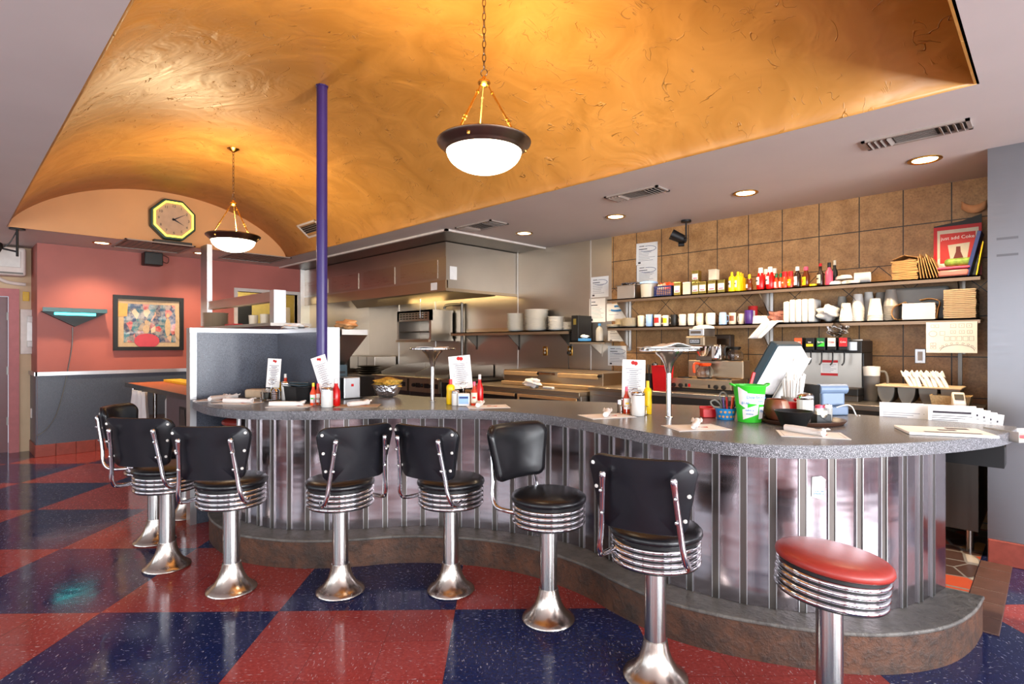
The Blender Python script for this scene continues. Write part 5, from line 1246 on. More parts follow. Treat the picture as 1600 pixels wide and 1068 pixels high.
for i, (px, c, wd) in enumerate(((1249,'orange','Fanta'),(1267,'black','tea'),(1284,'dgreen','Sprite'),(1301,'foam','Coke'),(1319,'red','Coke'))):
    x = onY(px,Y)-xc
    m = MB(); m.box(x-.033,x+.033,-.03,.06,zz(547),zz(527)); v = m.build('valve', M['black'], t, bevel=.005, ang=0)
    m = MB(); m.box(x-.028,x+.028,-.033,-.029,zz(541),zz(527.5)); m.build('badge', M[c], v, ang=0)
    if i == 1: m = MB(); m.box(x-.026,x+.026,-.0345,-.032,zz(541),zz(537)); m.build('badge_stripe', M['yellow'], v, ang=0)
    if i == 2: m = MB(); m.add([(x-.028,-.0345,zz(541)),(x+.028,-.0345,zz(541)),(x+.028,-.0345,zz(534))], [(0,1,2)]); m.build('badge_stripe', M['green'], v, ang=0, solid=.0008)
    text(wd, .019, M['redink'] if i == 3 else M['paper'], 'badge_lettering', v, (x,-.0345,zz(534)), FRONT)
    m = MB(); m.tube(catmull([(x,.0,zz(548)),(x+.004,-.012,zz(558)),(x,-.01,zz(566)),(x-.012,-.022,zz(570))],4), .006, 6); m.build('lever', M['black'], v)
x0, x1 = onY(1277,Y)-xc, onY(1304,Y)-xc
m = MB(); m.box(x0,x1,.096,.10,zz(588),zz(563)); nb = m.build('notice', M['paper'], t, ang=0)
m = MB(); m.box(x0,x1,.0945,.097,zz(588),zz(584)); m.box(x0,x1,.0945,.097,zz(567),zz(563)); m.build('red_bands', M['red'], nb, ang=0)
m = MB()
for k in range(6): m.box(x0+.012,x1-.012-.02*(k%3),.0945,.097,zz(570+k*2.3)-.0015,zz(570+k*2.3)+.0015)
m.build('print_lines', M['greyink'], nb, ang=0, weld=False)
o = crumple('plastic_wrap', M['glass'], 1, (.075,.05,.05), 41, None, (onY(1308,5.14),5.14,BZ+zz(527)+.0)); tag(o, 'crumpled clear plastic wrap lying on top of the soda dispenser', 'plastic wrap')
X = onY(1361,5.14); h = zY(1361,572,5.14)-BZ
t = thing('water_pitcher', 'cloudy plastic pitcher with white top beside the soda dispenser', 'pitcher', (X,5.14,BZ)); r = .060
m = MB(); m.lathe([(0,0),(r*.86,0),(r*.9,.01),(r,h*.72),(r*1.02,h*.73),(r*.94,h*.7),(r*.82,.02),(0,.02)], 28); m.build('body', mat('grey_cloudy_plastic', (150,146,142), .35, trans=.4), t, ang=50)
m = MB(); m.lathe([(r*1.0,h*.72),(r*1.05,h*.98),(r*1.02,h),(r*.96,h*.97),(r*.94,h*.72),(r*1.0,h*.72)], 28); m.build('rim', M['white'], t, ang=50)
m = MB(); m.tube(catmull([(r*.98,0,h*.86),(r*1.6,0,h*.84),(r*1.85,0,h*.62),(r*1.7,0,h*.42),(r*1.0,0,h*.36)],5), .009, 8); m.build('handle', M['grey'], t)
X = onY(1438,WY); z = zY(1438,556,WY)
t = thing('wall_socket', 'steel plated wall socket on the stone tiles under the seating plan', 'socket', (X,WY,z)); m = MB(); m.box(-.036,.036,-.008,0,-.058,.058); m.build('plate', M['alu'], t, bevel=.004); m = MB(); m.box(-.016,.016,-.011,-.008,-.035,.035); m.build('outlet_face', M['ac'], t, ang=0)
# cutlery tray
Y = 5.06; X0, X1 = onY(1374,Y), onY(1506,Y); w = X1-X0; xc = (X0+X1)/2; zr = zY(1440,602,Y)-BZ
t = thing('cutlery_tray', 'grey tray with rounded wells holding rolled napkins on the back counter', 'tray', (xc,Y,BZ))
m = MB(); m.box(-w/2,w/2,-.14,.16,zr-.014,zr); m.build('rim', M['fibre'], t, bevel=.006)
m = MB()
for k in range(4):
    x = -w/2+w*(k+.5)/4; P = [(x+w*.105*math.cos(PI+PI*j/12), zr-.014+(zr-.016)*math.sin(PI+PI*j/12)) for j in range(13)]
    n = len(P); m.add([(a,-.12,b) for a,b in P]+[(a,.14,b) for a,b in P], [tuple(range(n)),tuple(range(n,2*n))[::-1]]+[(i,i+1,i+1+n,i+n) for i in range(n-1)])
m.build('wells', M['grey'], t, ang=50)
def roll(name, label, loc, L, r, rz, tilt=0, group=None):
    t = thing(name, label, 'napkin roll', loc, rz, group); t.rotation_euler = (0,-tilt,rz)
    m = MB(); P = [(-L/2,0,r),(-L/2+.01,0,r),(0,0,r*.95),(L/2-.05,0,r*.9),(L/2-.02,0,r*.95),(L/2,0,r*1.05)]
    m.tube(catmull(P,3), [r*.9]*4+[r]*3+[r*.95]*3+[r*.85]*3+[r*1.05]*2+[r*1.15], 10); m.build('rolled_napkin', M['cloth'], t, ang=70)
    m = MB(); m.surf(lambda u, v: (L/2-.04+.05*u+.01*math.sin(v*7), (v-.5)*r*3.2, r*1.2+.012*math.sin(v*9)*u+.3*r*u), 4, 8); m.build('napkin_end', M['cloth'], t, ang=80, solid=.0015)
    return t
for k in range(8):
    x = onY(1420,Y)+k*.030; roll('napkin_roll', f'{ORD[k]} rolled napkin from the left standing in the cutlery tray', (x,Y-.06+.02*(k%2),BZ+zr+.028), .15, .014, PI/2+.6-.1*(k%3), .7, 'rolled napkins in the cutlery tray')
tag(MB().rod((onY(1405,4.82),4.82,BZ+.006),(onY(1485,4.84),4.84,BZ+.006),.006).build('wooden_stick', M['beige']), 'thin pale wooden stick lying in front of the cutlery tray', 'stick')
Y = 4.92
t = thing('wicker_basket', 'small wicker basket at the right end of the back counter', 'basket', (-.52,Y,BZ))
m = MB(); m.lathe([(0,0),(.85,0),(1,1),(.94,1),(.8,.1),(0,.1)], 4, Matrix.Diagonal((.16,.11,.09,1)) @ Matrix.Rotation(PI/4,4,'Z')); m.build('woven_body', M['wicker'], t, ang=0)
t = thing('tape_dispenser', 'pale card reader standing in front of the wicker basket', 'card reader', (onY(1497,4.80),4.82,BZ), .2)
m = MB(); m.add([(-.035,-.07,0),(.035,-.07,0),(.035,.06,0),(-.035,.06,0),(-.035,-.07,.05),(.035,-.07,.05),(.035,.02,.12),(-.035,.02,.12),(.035,.06,.10),(-.035,.06,.10)], [(0,1,2,3),(0,1,5,4),(4,5,6,7),(6,8,9,7),(1,2,8,6,5),(0,4,7,9,3),(2,3,9,8)]); m.build('body', M['ac'], t, bevel=.008, ang=0)
m = MB(); m.cbox((0,-.03,.09),(.05,.05,.004),(.65,0,0)); m.build('screen', M['black'], t, ang=0)
# coffee brewer
Y = 4.92; X0, X1 = onY(1049,Y), onY(1143,Y); w = X1-X0; xc = (X0+X1)/2
zz = lambda py, px=1095: zY(px,py,Y)-BZ
t = thing('coffee_brewer', 'wide steel coffee brewer with warmers and knobs on the back counter', 'coffee machine', (xc,Y,BZ))
m = MB(); m.box(-w/2,w/2,0,.30,.03,zz(592)); m.build('warmer_base', M['goldsteel'], t, bevel=.006, ang=0)
m = MB(); m.box(-w/2,w/2,-.012,.30,.0,.028); m.build('foot_rail', M['black'], t, ang=0)
m = MB(); m.box(-w/2+.06,w/2+.02,.22,.38,zz(592),zz(563)); m.build('upper_housing', M['goldsteel'], t, bevel=.012, ang=0)
for px in (1053,1064,1119,1131):
    x = onY(px,Y)-xc; m = MB(); m.lathe([(0,0),(.021,0),(.018,.022),(0,.024)], 16, Matrix.Translation((x,0,zz(603))) @ RX); m.build('knob', M['black'], t)
for px, c in ((1072,'black'),(1077,'red'),(1108,'black')):
    x = onY(px,Y)-xc; m = MB(); m.box(x-.010,x+.010,-.004,0,zz(605),zz(600)); m.build('switch', M[c], t, ang=0)
for px in (1070,1101,1131):
    x = onY(px,Y+.12)-xc; m = MB(); m.cyl(x,.12,zz(592),zz(592)+.008,.068); m.build('warmer_plate', M['black'], t)
xb = onY(1091,Y+.05)-xc
zz2 = lambda py: zY(1091,py,Y+.05)-BZ
m = MB(); m.box(xb-.095,xb+.095,-.02,.25,zz2(541),zz2(525)); hd = m.build('brew_head', M['goldsteel'], t, bevel=.012, ang=0)
m = MB(); m.box(xb-.052,xb+.052,-.0235,-.019,zz2(537),zz2(529)); pl_ = m.build('name_plate', M['black'], hd, ang=0)
m = MB(); m.box(xb-.045,xb+.045,-.0255,-.023,zz2(535.5),zz2(530.5)); m.build('plate_field', M['alu'], hd, ang=0)
text('BUNN', .028, M['ink'], 'plate_lettering', hd, (xb,-.0262,zz2(533)), FRONT)
m = MB(); m.box(xb-.07,xb+.08,.0,.24,zz2(525),zz2(513)); hp = m.build('hopper', M['alu'], t, bevel=.008, ang=0)
m = MB(); m.box(xb-.05,xb+.05,-.003,.001,zz2(521),zz2(517)); m.build('hopper_plate', M['bronze'], hp, ang=0)
m = MB(); m.lathe([(0,zz2(513)),(.10,zz2(513)),(.095,zz2(510)),(.05,zz2(507.5)),(0,zz2(507))], 24, Matrix.Translation((xb+.02,.12,0))); m.build('hopper_lid', M['white'], t)
m = MB(); m.lathe([(0,zz2(556)),(.04,zz2(556)),(.06,zz2(550)),(.072,zz2(543)),(.075,zz2(541)),(0,zz2(541))], 24, Matrix.Translation((xb+.02,.10,0))); m.build('filter_basket', M['chrome'], t, ang=50)
m = MB(); m.rod((xb-.02,.03,zz2(546)),(xb-.07,-.05,zz2(546)),.012); m.build('basket_handle', M['black'], t)
m = MB(); m.box(xb-.07,xb+.08,.16,.24,zz2(563),zz2(541)); m.build('brew_column', M['bronze'], t, ang=0)
def carafe(label, loc, hmt, s=1.0, lid=True):
    t = thing('glass_carafe', label, 'coffee pot', loc, -2.2, 'glass coffee pots')
    m = MB(); m.lathe([(0,0),(.062*s,0),(.078*s,.02*s),(.08*s,.04*s),(.07*s,.075*s),(.048*s,.105*s),(.046*s,.115*s),(.044*s,.115*s),(.066*s,.074*s),(.075*s,.04*s),(.06*s,.006*s),(0,.006*s)], 28); m.build('glass_body', M['glass'], t, ang=60)
    m = MB(); m.lathe([(.047*s,.100*s),(.056*s,.118*s),(.058*s,.128*s),(.045*s,.13*s),(.044*s,.115*s),(.047*s,.100*s)], 24); m.tube(catmull([(.05*s,0,.125*s),(.09*s,0,.128*s),(.105*s,0,.10*s),(.10*s,0,.045*s)],5), .011*s, 8); m.build('collar_handle', M[hmt], t, weld=False)
    return t
carafe('glass coffee pot with bright orange collar on the lower warmer', (onY(1101,Y+.12),Y+.12,BZ+zz(592)+.009), 'orange', 1.05)
carafe('glass coffee pot with black handle on the upper warmer', (onY(1148,5.20),5.20,BZ+zz(563)+.001), 'black', .98)
tag(MB().box(-.05,.05,-.06,.06,0,.15).build('steel_canister', M['chrome'], bevel=.02, seg=3, loc=(onY(1122,5.16),5.17,BZ+zz(563)+.001)), 'shiny steel canister on top of the coffee brewer housing', 'canister')
t = thing('drink_machine', 'dark tall drinks machine behind the coffee brewer', 'machine', (onY(1127,5.37),5.37,BZ)); m = MB(); m.box(-.10,.11,-.045,.06,0,.54); m.build('body', mat('dark_brown_housing', (70,56,46), .5), t, bevel=.012); m = MB(); m.box(-.085,.095,-.049,-.044,.3,.5); m.build('front_panel', M['bronze'], t, ang=0)
X = onY(1037,4.90); h = zY(1037,571,4.90)-.936
t = thing('red_bin', 'bright red plastic bin left of the coffee brewer', 'bin', (X,4.88,.936), .05)
m = MB(); m.lathe([(0,0),(.84,0),(1,1),(1.05,1),(.94,.94),(.78,.05),(0,.05)], 4, Matrix.Diagonal((.11,.11,h,1)) @ Matrix.Rotation(PI/4,4,'Z')); m.build('bin_body', M['red'], t, ang=0)
X = onY(1016,4.95)
t = thing('utensil_stand', 'dark utensil stand behind the menu card left of the red bin', 'stand', (X,4.95,.936)); m = MB(); m.lathe([(0,0),(.05,0),(.055,.16),(.05,.16),(.04,.02),(0,.02)], 20); m.build('pot', M['black'], t); m = MB()
for k in range(5): m.rod((.02*math.cos(k),.02*math.sin(k),.03),(.05*math.cos(k*1.3),.05*math.sin(k*1.3),.25),.006); 
m.lathe([(0,-.03),(.03,-.01),(.03,.01),(0,.03)],12,Matrix.Translation((.05,0,.25))); m.build('ladles', M['darksteel'], t, weld=False)
# ================================================================ ON THE COUNTER
TZ = TOPZ+.001
def oc(px, py): return onz(px, py, TOPZ)
def cdist(x, y): return x*FW[0]+y*FW[1]
VIEW = math.radians(44.3)           # heading of the counter front towards the seats
# placemats with rolled napkins
def placemat(cx, cy, rz, label, nap, nlab, mt='paper', off=(0,0), nrz=.3, L=.22):
    x, y = oc(cx, cy)
    t = thing('placemat', label, 'placemat', (x,y,TZ), rz, 'paper placemats along the counter')
    m = MB(); m.box(-.14,.14,-.10,.10,0,.0015); m.build('sheet', M[mt], t, ang=0)
    m = MB()
    for s in (-1,1): m.box(-.125,.125,s*.085-.0006,s*.085+.0006,.0013,.0021); m.box(s*.125-.0006,s*.125+.0006,-.085,.085,.0013,.0021)
    m.build('printed_border', M['greyink'], t, ang=0, weld=False)
    m = MB(); m.add([(.02,.0,.0018),(.07,.012,.0018),(.055,-.025,.0018)],[(0,1,2)]); m.lathe([(.018,.0018),(0,.002)],10,Matrix.Translation((.012,.018,0))); m.build('red_emblem', M['redink'], t, ang=0, weld=False)
    if nap:
        c, s = math.cos(rz), math.sin(rz)
        roll('napkin_roll', nlab, (x+off[0]*c-off[1]*s, y+off[0]*s+off[1]*c, TZ+.002), L, .017, rz+nrz, 0, 'rolled napkins along the counter')
placemat(341,625,.9,'white placemat nearest the divider screen end post',True,'rolled napkin beside the divider end post', nrz=1.4)
placemat(372,629.5,.55,'white placemat second from the divider screen',True,'rolled napkin on the second placemat from the divider', nrz=.1)
roll('napkin_roll', 'rolled napkin without a placemat lying against the divider screen', (-4.58,1.52,TZ), .2, .017, 1.7, 0, 'rolled napkins along the counter')
placemat(456,634,.80,'white placemat in front of the purple pole condiments',True,'rolled napkin on the placemat below the leaning menu card', off=(-.03,-.02), nrz=.1)
placemat(560,634,.85,'tan placemat between purple pole and chrome pedestal stand',True,'rolled napkin on the tan placemat', 'fibre', nrz=.9, L=.17)
placemat(762,635,.95,'placemat with red emblem in front of the upright white menu card',True,'small napkin end on the placemat by the blue and white packet', off=(-.06,-.02), nrz=1.3, L=.13)
placemat(948,650,1.1,'white placemat with a bunched napkin left of the sugar jar',True,'bunched napkin left of the second pedestal stand', nrz=1.0, L=.17)
placemat(1087,668,.95,'white placemat in front of the red box and blue cup',True,'upright napkin twist in front of the blue pencil cup', nrz=1.0, L=.18)
placemat(1268,679,.45,'white placemat in front of the round brown tray',True,'tightly rolled napkin with pointed end before the brown tray', off=(-.03,.01), nrz=-.75, L=.19)
x, y = oc(393,604.5); x, y = -4.50, 1.76
tag(MB().box(-.10,.10,-.055,.055,0,.07).build('napkin_bag', M['fibre'], bevel=.016, seg=3, loc=(x,y,TZ)), 'brown paper bag of napkins lying against the divider screen', 'bag')
bpy.data.objects['napkin_bag'].rotation_euler = (0,0,VIEW)
# menu cards
def card(px, d, zb, w, h, tilt, lean, label, rz=None, lines=11):
    x, y = at(px, d)
    t = thing('menu_card', label, 'menu', (x,y,zb), 0, 'upright menu cards on the counter')
    t.rotation_euler = (lean, tilt, VIEW if rz is None else rz)
    m = MB(); m.box(-w/2,w/2,-.001,.001,0,h); m.build('sheet', M['paper'], t, ang=0)
    m = MB(); 
    m.lathe([(w*.09,0),(0,.0006)], 9, Matrix.Translation((-w*.04,-.0012,h*.92)) @ RX); m.lathe([(w*.09,0),(0,.0006)], 9, Matrix.Translation((w*.08,-.0012,h*.905)) @ RX); m.add([(w*.02,-.0015,h*.90),(w*.14,-.0015,h*.88),(w*.06,-.0015,h*.84)],[(0,1,2)]); m.build('red_emblem', M['redink'], t, ang=0, weld=False)
    m = MB()
    for k in range(lines):
        L = w*random.uniform(.35,.75); z = h*(.76-.66*k/lines); m.box(-L/2,L/2,-.0016,-.0009,z-.0022,z+.0022)
        L *= .6; m.box(-L/2,L/2,-.0016,-.0009,z-.011,z-.008)
    m.build('menu_lines', M['greyink'], t, ang=0, weld=False)
    return t
def wire_caddy(px, d, label, r=.055):
    x, y = at(px, d); t = thing('wire_caddy', label, 'caddy', (x,y,TZ), VIEW, 'wire condiment caddies')
    m = MB()
    for z in (.004,.05): m.tube([(r*1.5*math.cos(2*PI*k/24),r*math.sin(2*PI*k/24),z) for k in range(24)], .0022, 6, True)
    for k in range(8): a = 2*PI*k/8; m.rod((r*1.5*math.cos(a),r*math.sin(a),.004),(r*1.5*math.cos(a),r*math.sin(a),.05),.002,6)
    m.build('wire_frame', M['chrome'], t, weld=False)
    m = MB(); m.rod((0,0,.004),(0,0,.11),.0025,6); m.tube([(.022*math.cos(2*PI*k/18),0,.132+.022*math.sin(2*PI*k/18)) for k in range(18)], .002, 6, True); m.build('holder_loop', M['chrome'], t, weld=False)
    return t
def on(px, d): x, y = at(px, d); return (x,y,TZ)
def shaker(px, d, label, h=.145, r=.037, lid='chrome'):
    t = thing('sugar_jar', label, 'jar', on(px,d), 0, 'glass sugar jars on the counter')
    pr = [(0,0),(r*.92,0),(r,.006),(r,h*.78),(r*.94,h*.84),(r*.94,h*.85)]
    m = MB(); m.lathe([(0,.004)]+[(r*.93,.004),(r*.93,h*.74),(0,h*.74)], 24); m.build('sugar_fill', M['white'], t, ang=50)
    m = MB(); vs = pr+[(0,h*.85)]; m.lathe(vs, 24); m.build('glass_body', M['jarglass'], t, ang=50)
    m = MB(); m.lathe([(r*.98,h*.82),(r*1.02,h*.83),(r*1.0,h*.93),(r*.8,h*.985),(0,h)], 24); m.build('lid', M[lid], t, ang=50)
def cbottle(kind, px, d, h, r, mt, cap, label, lab=None, labmt='paper', mark=None, group=None):
    sq = kind == 'mustard_bottle'
    prof = squeeze(h, r) if sq else [(r*.92,0),(r,h*.03),(r,h*.55),(r*.45,h*.74),(r*.4,h*.86)]
    bottle(kind, label, on(px,d), prof, mt, cap, (h*.79 if sq else h*.84,h), r*.42, lab, group, labmt=labmt, mark=mark, rz=VIEW)
# group at the divider
G = 'condiments by the divider'
wire_caddy(424,4.30,'wire caddy holding a menu card next to the grey divider')
card(426,4.33,TZ+.085,.105,.225,.05,-.06,'narrow menu card standing against the grey divider screen')
t = thing('glass_jar', 'small glass jar of creamers left of the steel shaker by the divider', 'jar', on(417,4.20)); m = MB(); m.lathe([(0,0),(.028,0),(.032,.008),(.036,.085),(.033,.085),(.028,.01),(0,.008)], 20); m.build('glass_body', M['glass'], t, ang=50); m = MB(); m.cyl(0,0,.009,.06,.026); m.build('creamers', M['cream'], t)
t = thing('steel_shaker', 'ribbed steel shaker beside the white jar at the divider', 'shaker', on(431,4.17)); m = MB(); m.lathe([(0,0)]+[(.029+(.002 if k % 2 else 0),.005+k*.007) for k in range(11)]+[(.02,.088),(0,.092)], 20); m.build('body', M['chrome'], t, ang=30)
cbottle('mustard_bottle',434,4.40,.16,.03,'yellow','yellow','yellow mustard bottle behind the menu card at the divider')
shaker(447,4.22,'tall white sugar jar at the divider beside the narrow menu card',.14,.035)
cbottle('hot_sauce',446,4.36,.19,.027,'hotsauce','white','red sauce bottle with white cap behind the jar at the divider')
for k, (px, py, s) in enumerate(((468,597,.17),(482,590,.2))):
    pass
t = thing('dish_tub', 'black plastic dish tub on the counter corner behind the purple pole', 'tub', (-4.06,1.88,TZ), 0); m = MB(); m.lathe([(0,0),(.88,0),(1,1),(1.05,1),(1.05,.95),(.93,.9),(.84,.06),(0,.06)], 4, Matrix.Diagonal((.17,.12,.11,1)) @ Matrix.Rotation(PI/4,4,'Z')); m.build('tub_body', M['black'], t, ang=0)
m = MB(); m.box(-.10,.10,-.06,.06,.112,.124); m.rod((-.09,-.04,.13),(.09,.03,.13),.008); m.build('lid', M['teal'], t, bevel=.004)
# group at the pole
wire_caddy(509,3.80,'wire caddy holding a leaning menu card at the purple pole')
card(513,3.87,TZ+.10,.105,.25,-.33,-.08,'menu card leaning to the left in front of the purple pole')
cbottle('hot_sauce',489.5,3.84,.155,.021,'orange','yellow','orange sauce bottle with green band, left of the leaning menu card',(.0215,.02,.075,1.),'paper','green')
cbottle('hot_sauce',496.5,3.86,.15,.021,'hotsauce','red','red hot sauce bottle beside the orange sauce at the purple pole',(.0215,.02,.08,1.))
shaker(511,3.74,'white sugar jar in front of the purple pole',.135,.039)
cbottle('ketchup_bottle',525,3.80,.185,.029,'ketchup','white','red ketchup bottle standing at the divider end post')
# group at the first pedestal
wire_caddy(724,3.92,'wire caddy holding the tall white menu card in the counter middle')
card(722,3.97,TZ+.105,.155,.235,-.10,-.06,'large white menu card in the middle of the counter')
cbottle('mustard_bottle',704,3.92,.175,.030,'yellow','red','yellow squeeze bottle with red cap left of the large white menu card')
shaker(711.5,3.84,'small white salt jar left of the blue and white packet box',.105,.026)
t = thing('sweetener_box', 'blue and white sweetener packet holder under the large white menu card', 'box', on(725,3.82), VIEW); m = MB(); m.box(-.04,.04,-.03,.03,0,.085); m.build('holder', M['paper'], t, bevel=.006); m = MB(); m.box(-.034,.034,-.032,-.029,.015,.07); hb = m.build('blue_print', M['lblue'], t, ang=0)
m = MB(); m.box(-.03,.03,-.0335,-.0315,.052,.064); m.build('blue_lettering', M['navy'], hb, ang=0)
cbottle('hot_sauce',741,3.82,.165,.024,'hotsauce','pink','hot sauce with pale label between packet box and ketchup',(.0245,.02,.09,1.),'cream','redink')
cbottle('ketchup_bottle',749.5,3.90,.21,.026,'ketchup','white','red ketchup bottle right of the large white menu card')
# group left of the second pedestal
wire_caddy(992,3.36,'wire caddy holding the printed menu card left of the second pedestal')
card(989.5,3.45,TZ+.09,.143,.235,.03,-.05,'printed menu card with red emblem left of the second pedestal', lines=13)
for k, px in enumerate((969,974)):
    t = thing('spice_shaker', ('left','right')[k]+' tiny dark shaker beside the hot sauce with the yellow label', 'shaker', on(px,3.42+.06*k), 0, 'tiny shakers'); m = MB(); m.lathe([(0,0),(.018,0),(.018,.055),(0,.055)], 16); m.build('body', M['bronze'], t); m = MB(); m.lathe([(0,.055),(.019,.055),(.017,.08),(0,.084)], 16); m.build('lid', M['chrome'], t)
cbottle('hot_sauce',979,3.37,.165,.022,'hotsauce','pink','hot sauce with yellow label beside the printed menu card',(.0225,.03,.095,1.),'paper','yellow')
shaker(997,3.29,'white sugar jar with steel lid in front of the printed menu card',.145,.039)
cbottle('mustard_bottle',1012,3.36,.20,.024,'yellow','yellow','slim yellow mustard bottle right of the sugar jar by the printed menu card')
# pedestals
def pedestal(px, d, label, papers):
    x, y = at(px, d); t = thing('pedestal_stand', label, 'stand', (x,y,TZ), VIEW, 'chrome pedestal stands')
    H = .385
    m = MB(); m.lathe([(0,0),(.024,0),(.024,.004),(.0145,.008),(.0145,H-.10),(0,H-.10)], 20); m.build('post', M['brushed'], t, ang=50)
    m = MB(); m.lathe([(.0145,H-.13),(.02,H-.11),(.028,H-.075),(.05,H-.04),(.074,H-.018),(.078,H-.004),(0,H-.004)], 28); m.build('trumpet_head', M['brushed'], t, ang=60)
    m = MB(); m.lathe([(0,H-.004),(.165,H-.004),(.172,H),(.172,H+.006),(.165,H+.008),(.16,H+.003),(0,H+.003)], 40); m.build('round_tray', M['chrome'], t, ang=50)
    return (x,y,TZ+H+.008)
p = pedestal(676,4.12,'chrome pedestal stand with round tray nearest the griddles',0)
m = MB(); m.surf(lambda u, v: ((u-.5)*.22,(v-.5)*.2,.003+.006*math.sin(u*5+v*4)), 8, 6); o = m.build('folded_paper', M['paper'], ang=80, solid=.002, loc=p, rot=(0,0,VIEW)); tag(o, 'folded white paper on the pedestal tray nearest the griddles', 'paper')
p = pedestal(1045,3.20,'chrome pedestal stand with round tray in front of the coffee brewer',1)
for k in range(2):
    m = MB(); m.surf(lambda u, v: ((u-.5)*.30,(v-.5)*.22,.002+.006*k+.022*math.exp(-((u-.55)/.18)**2)*(k)+.004*math.sin(v*6)), 16, 6)
    o = m.build('newspaper', M['paper'], ang=80, solid=.002, loc=(p[0],p[1],p[2]+.003), rot=(0,0,VIEW+.25*k-.1)); tag(o, ('flat newspaper under another on the pedestal tray before the coffee brewer','upper creased newspaper on the pedestal tray before the coffee brewer')[k], 'newspaper', 'newspapers on the pedestal tray')
    if k:
        m = MB()
        for q in range(6): m.box(-.12,.0,-.08+q*.026,-.073+q*.026,.0115,.013)
        m.build('print_block', M['greyink'], o, ang=0, weld=False)
# red box, pen cup
t = thing('red_box', 'small red plastic box left of the blue pencil cup', 'box', on(1106,3.22), VIEW); m = MB(); m.box(-.038,.038,-.03,.03,0,.05); m.build('box_body', M['red'], t, bevel=.004); m = MB(); m.box(-.04,.04,.02,.032,.045,.062); m.build('lid', M['red'], t, bevel=.003)
x, y, _ = on(1134,3.14)
t = thing('pencil_cup', 'blue patterned cup holding scissors and pens', 'cup', (x,y,TZ), VIEW)
m = MB(); m.lathe([(0,0),(.046,0),(.058,.062),(.055,.062),(.044,.005),(0,.005)], 28); m.build('cup_body', M['blue'], t, ang=50)
m = MB()
for k in range(6):
    for zz in (.018,.044):
        a = -PI/2+(k-2.5)*.42+(.21 if zz > .03 else 0); r = .046+.012*zz/.062+.0006
        m.lathe([(.0075,0),(0,.0012)], 10, Matrix.Translation((r*math.cos(a),r*math.sin(a),zz)) @ Euler((0,0,a)).to_matrix().to_4x4() @ Euler((0,PI/2,0)).to_matrix().to_4x4())
m.build('pale_dots', M['bread'], t, weld=False)
sc_ = thing('scissors', 'grey handled scissors standing in the blue patterned cup', 'scissors', (x,y,TZ+.006), VIEW)
m = MB()
m.tube(catmull([(-.02,0,.05),(-.07,0,.065),(-.085,0,.09),(-.06,0,.10),(-.03,0,.075),(-.02,0,.05)],5), .005, 8, True); m.tube(catmull([(-.012,0,.06),(-.035,0,.12),(-.02,0,.145),(.005,0,.13),(.01,0,.09),(-.005,0,.06)],5), .005, 8, True); m.build('handles', M['grey'], sc_, weld=False)
m = MB(); m.rod((-.018,0,.058),(.012,0,.0),.005,6); m.rod((-.008,.0,.06),(-.01,0,.0),.005,6); m.build('blades', M['chrome'], sc_, weld=False)
for k, (dx, dy, tx, c, lb) in enumerate(((-.012,-.02,-.1,'purple','dark purple pen leaning left in the blue patterned cup'),(.0,-.026,-.05,'redink','red pen in front in the blue patterned cup'),(.016,-.022,.12,'orange','orange pen in the blue patterned cup'),(.028,.0,.15,'orange','second orange pen behind the black pen'),(.022,-.012,.3,'black','black pen leaning right in the blue patterned cup'),(.034,-.006,.42,'purple','purple pen leaning far right in the blue patterned cup'))):
    t2 = thing('pen', lb, 'pen', (x+dx*math.cos(VIEW)-dy*math.sin(VIEW), y+dx*math.sin(VIEW)+dy*math.cos(VIEW), TZ+.007), 0, 'pens in the blue cup'); t2.rotation_euler = (0,tx,VIEW)
    m = MB(); m.lathe([(0,0),(.005,.004),(.005,.10),(0,.10)], 10); m.build('barrel', M[c], t2); m = MB(); m.lathe([(.0055,.085),(.0055,.118),(0,.12)], 10); m.build('cap', M['navy' if k == 4 else c], t2)
# green bucket
x, y, _ = on(1171,3.04)
t = thing('tip_bucket', 'lime green plastic bucket with handwritten paper notes', 'bucket', (x,y,TZ), VIEW)
h = .20
m = MB(); m.lathe([(0,0),(.060,0),(.083,h-.01),(.087,h-.006),(.087,h),(.080,h),(.058,.006),(0,.006)], 36); m.build('bucket_body', M['green'], t, ang=50)
for s in (-1,1):
    m = MB(); m.tube(catmull([(s*.084,-.02,h-.006),(s*.10,-.018,h+.004),(s*.105,0,h+.006),(s*.10,.018,h+.004),(s*.084,.02,h-.006)],5), .004, 7); m.build('handle', M['green'], t)
def wrap(a0, a1, z0, z1, sk=0):
    m = MB(); q = lambda a, z: ((.0612+.1165*z)*math.cos(a), (.0612+.1165*z)*math.sin(a), z)
    m.surf(lambda u, v: q(a0+(a1-a0)*u, z0+(z1-z0)*v+sk*(u-.5)), 10, 2); return m
for k, (a0, a1, z0, z1, sk) in enumerate(((-2.75,-2.1,.085,.18,-.03),(-2.2,-.55,.10,.155,-.01),(-2.5,-1.3,.03,.085,.03),(-1.2,-.5,.02,.085,.0))):
    n_ = wrap(a0,a1,z0,z1,sk).build('paper_note', M['paper'], t, ang=80)
for body, a, z, s in (('Dearborn',-1.55,.138,.026),('menu',-1.15,.116,.018),('$1.60',-2.25,.105,.018),('take a',-1.95,.068,.017),('menu',-1.95,.048,.016),('Ple',-.95,.062,.022)):
    r = .0612+.1165*z+.0016
    text(body, s, M['blueink'], 'handwriting', t, (r*math.cos(a),r*math.sin(a),z), (PI/2-.11,0,a+PI/2), ext=.0003)
o = thing('red_wand', 'red plastic stick leaning behind the lime green bucket', 'stick', on(1158,3.22), VIEW); o.rotation_euler = (0,.28,VIEW)
m = MB(); m.box(-.009,.009,-.006,.006,0,.27); m.build('stick_body', M['red'], o, bevel=.003)
